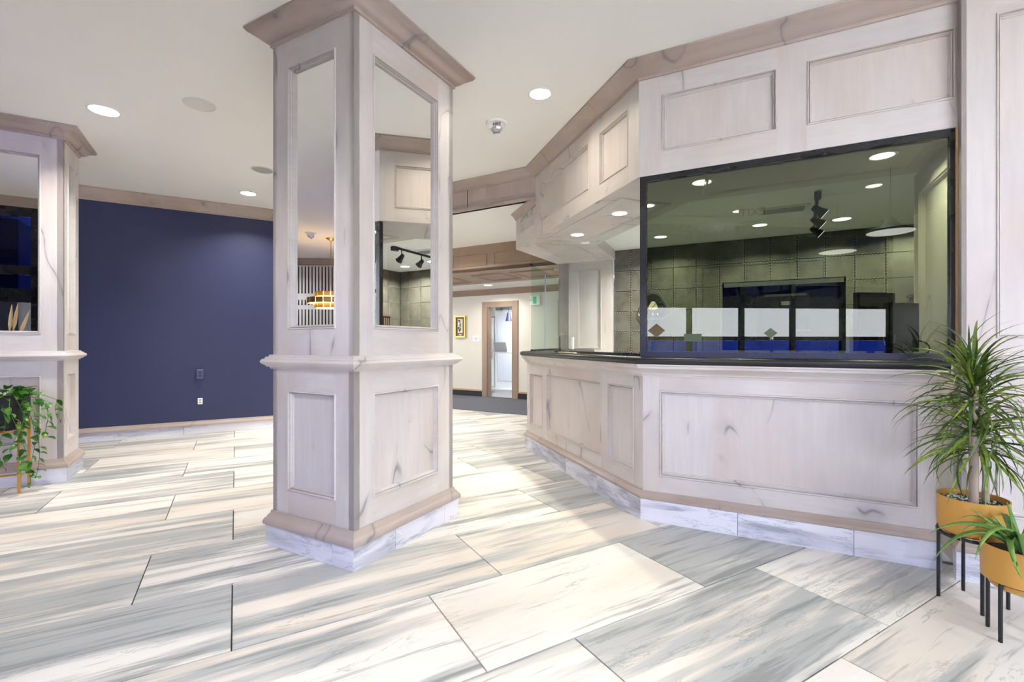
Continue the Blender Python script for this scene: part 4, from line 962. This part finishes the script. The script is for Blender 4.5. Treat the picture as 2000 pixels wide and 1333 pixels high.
# --- aloe
ax,ay=2.09,1.955
T=Thing('plant_stand',(ax,ay,0),'lower black metal plant stand at the right edge, under the aloe','plant stand')
stand(T,ax,ay,.238,.10,[R(115),R(190),R(280),R(10)])
T=Thing('gold_planter',(ax,ay,.24),'smaller gold planter holding the aloe at the right edge','planter')
T.part('pot',MB().lathe((ax,ay,.21),[(.0,0),(.085,0),(.094,.008),(.094,.028),(.118,.034),(.120,.175),(.115,.175),(.113,.14),(0,.14)],48),'gold',smooth=40)
T.part('soil',MB().lathe((ax,ay,.352),[(.113,0),(0,.004)],24,caps=False),'soil')
T=Thing('aloe_plant',(ax,ay,.36),'sprawling light green aloe with long drooping fleshy leaves','plant')
AM=[leaf_mesh('leaf',L,w,b,'leaf_aloe',.35,12,'aloe',.012) for L,w,b in ((.34,.018,1.5),(.40,.020,2.0),(.28,.016,2.6),(.46,.021,1.3),(.16,.011,.4))]
for (mi,yaw,pitch,s) in ((3,185,.25,.92),(0,168,.45,1.0),(1,200,.5,.9),(2,150,.5,1.0),(1,225,.45,.95),(2,215,.2,1.05),(0,250,.4,1.0),(3,290,.3,.9),(1,320,.4,.9),(0,350,.5,1.),(3,20,.4,.9),(1,60,.5,.8),(0,100,.6,.7),(2,130,.5,.8),(4,170,1.1,1),(4,60,1.0,1.2),(4,240,1.2,1),(4,120,.8,1.1),(4,300,.9,1),(2,265,.1,1.1),(4,195,.7,1.1)):
    put_leaf(AM[mi],T.o,(.02*math.cos(R(yaw)),.02*math.sin(R(yaw)),.02),R(yaw),pitch,random.uniform(-.3,.3),s)
# --- pothos
px_,py_=-4.150,3.895
T=Thing('plant_stand',(px_,py_,0),'gold square bar plant stand at the left edge','plant stand')
cr=[V2(-4.005,3.861),V2(-4.118,4.054),V2(-4.31,3.94),V2(-4.197,3.748)]
for c in cr: T.part('leg',MB().box((c.x,c.y,.29),.018,.018,.58,math.atan2(.193,-.113)),'gold')
for i in range(4):
    a,b=cr[i],cr[(i+1)%4]
    for z in (.13,.50): 
        if z==.13 and i%2: continue
        T.part('cross_bar',MB().tube([(*a,z),(*b,z)],.008,4),'gold')
T.part('cross_bar',MB().tube([(*((cr[0]+cr[1])/2),.13),(*((cr[2]+cr[3])/2),.13)],.008,4),'gold')
T=Thing('black_pot',(px_,py_,.51),'round black pot of trailing pothos at the left edge','pot')
T.part('pot',MB().lathe((px_,py_,.511),[(0,0),(.10,0),(.125,.02),(.14,.12),(.145,.27),(.138,.27),(.132,.22),(0,.22)],40),'black_matte',smooth=40)
T.part('soil',MB().lathe((px_,py_,.735),[(.13,0),(0,.006)],24,caps=False),'soil')
T=Thing('pothos_plant',(px_,py_,.735),'leafy green pothos trailing down from the black pot','plant')
PM=[leaf_mesh('leaf',L,w,b,'leaf_pothos',.22,7,'heart') for L,w,b in ((.068,.022,.7),(.082,.026,.5),(.056,.018,.9))]
random.seed(9)
for k in range(120):
    a=random.random()*2*PI; r_=.03+.12*math.sqrt(random.random()); z=.05+.07*random.random()
    if math.cos(a-R(120))*r_>.03: continue
    put_leaf(random.choice(PM),T.o,(r_*math.cos(a),r_*math.sin(a),z),a+random.uniform(-.6,.6),random.uniform(-.3,.9),random.uniform(-.7,.7),random.uniform(.8,1.15))
def vine(yaw,r1,drop,n,wob=.05,seed=0):
    random.seed(seed); pts=[]; d=V2(math.cos(yaw),math.sin(yaw))
    for i in range(n+1):
        t=i/n; r_=.08+(r1-.08)*min(1,t*3); z=.05+.03*math.sin(min(t*4,1)*PI)-drop*max(0,t-.12)/.88
        q=d*r_+V2(-d.y,d.x)*wob*math.sin(t*9+seed); pts.append(Vector((q.x,q.y,z)))
    m=MB(); m.tube([p+T.loc for p in pts],.0022,5); vs_=T.part('vine_stem',m,'leaf_pothos',smooth=60)
    for i,p in enumerate(pts[1:]):
        if random.random()<.92: put_leaf(random.choice(PM),vs_,p,yaw+random.uniform(-1.4,1.4),random.uniform(-1.3,.1),random.uniform(-.6,.6),random.uniform(.75,1.15))
yr=R(-5)
for i,(yaw,r1,dr,n) in enumerate(((R(-12),.20,.62,15),(R(5),.24,.66,16),(R(-30),.19,.45,11),(R(18),.27,.35,9),(R(-50),.17,.55,12),(R(28),.31,.20,6),(R(-75),.16,.35,8),(R(-110),.17,.4,8),(R(-140),.17,.3,6),(R(0),.22,.70,15),(R(10),.30,.14,4),(R(-22),.23,.58,13))): vine(yaw,r1,dr,n,.02,i)
# pampas vase by the storefront, seen in the left mirror
pv=ab(-2.45,3.1)
T=Thing('pampas_vase',(pv.x,pv.y,0),'tall dark vase of dried pampas grass by the storefront glass','vase')
T.part('vase',MB().lathe((pv.x,pv.y,0),[(0,0),(.13,0),(.17,.45),(.13,.92),(.07,1.08),(.085,1.15),(.075,1.15),(.06,1.08),(0,1.0)],28),'black_matte',smooth=50)
for k in range(5):
    a=k*1.3; q=Vector((pv.x+.05*math.cos(a),pv.y+.05*math.sin(a),1.08)); tp=q+Vector((.16*math.cos(a),.16*math.sin(a),.55+.08*(k%3)))
    T.part('plume',MB().tube([q,q.lerp(tp,.45),q.lerp(tp,.6),q.lerp(tp,.8),tp],[.003,.004,.02,.016,.003],8),'pampas',smooth=60)
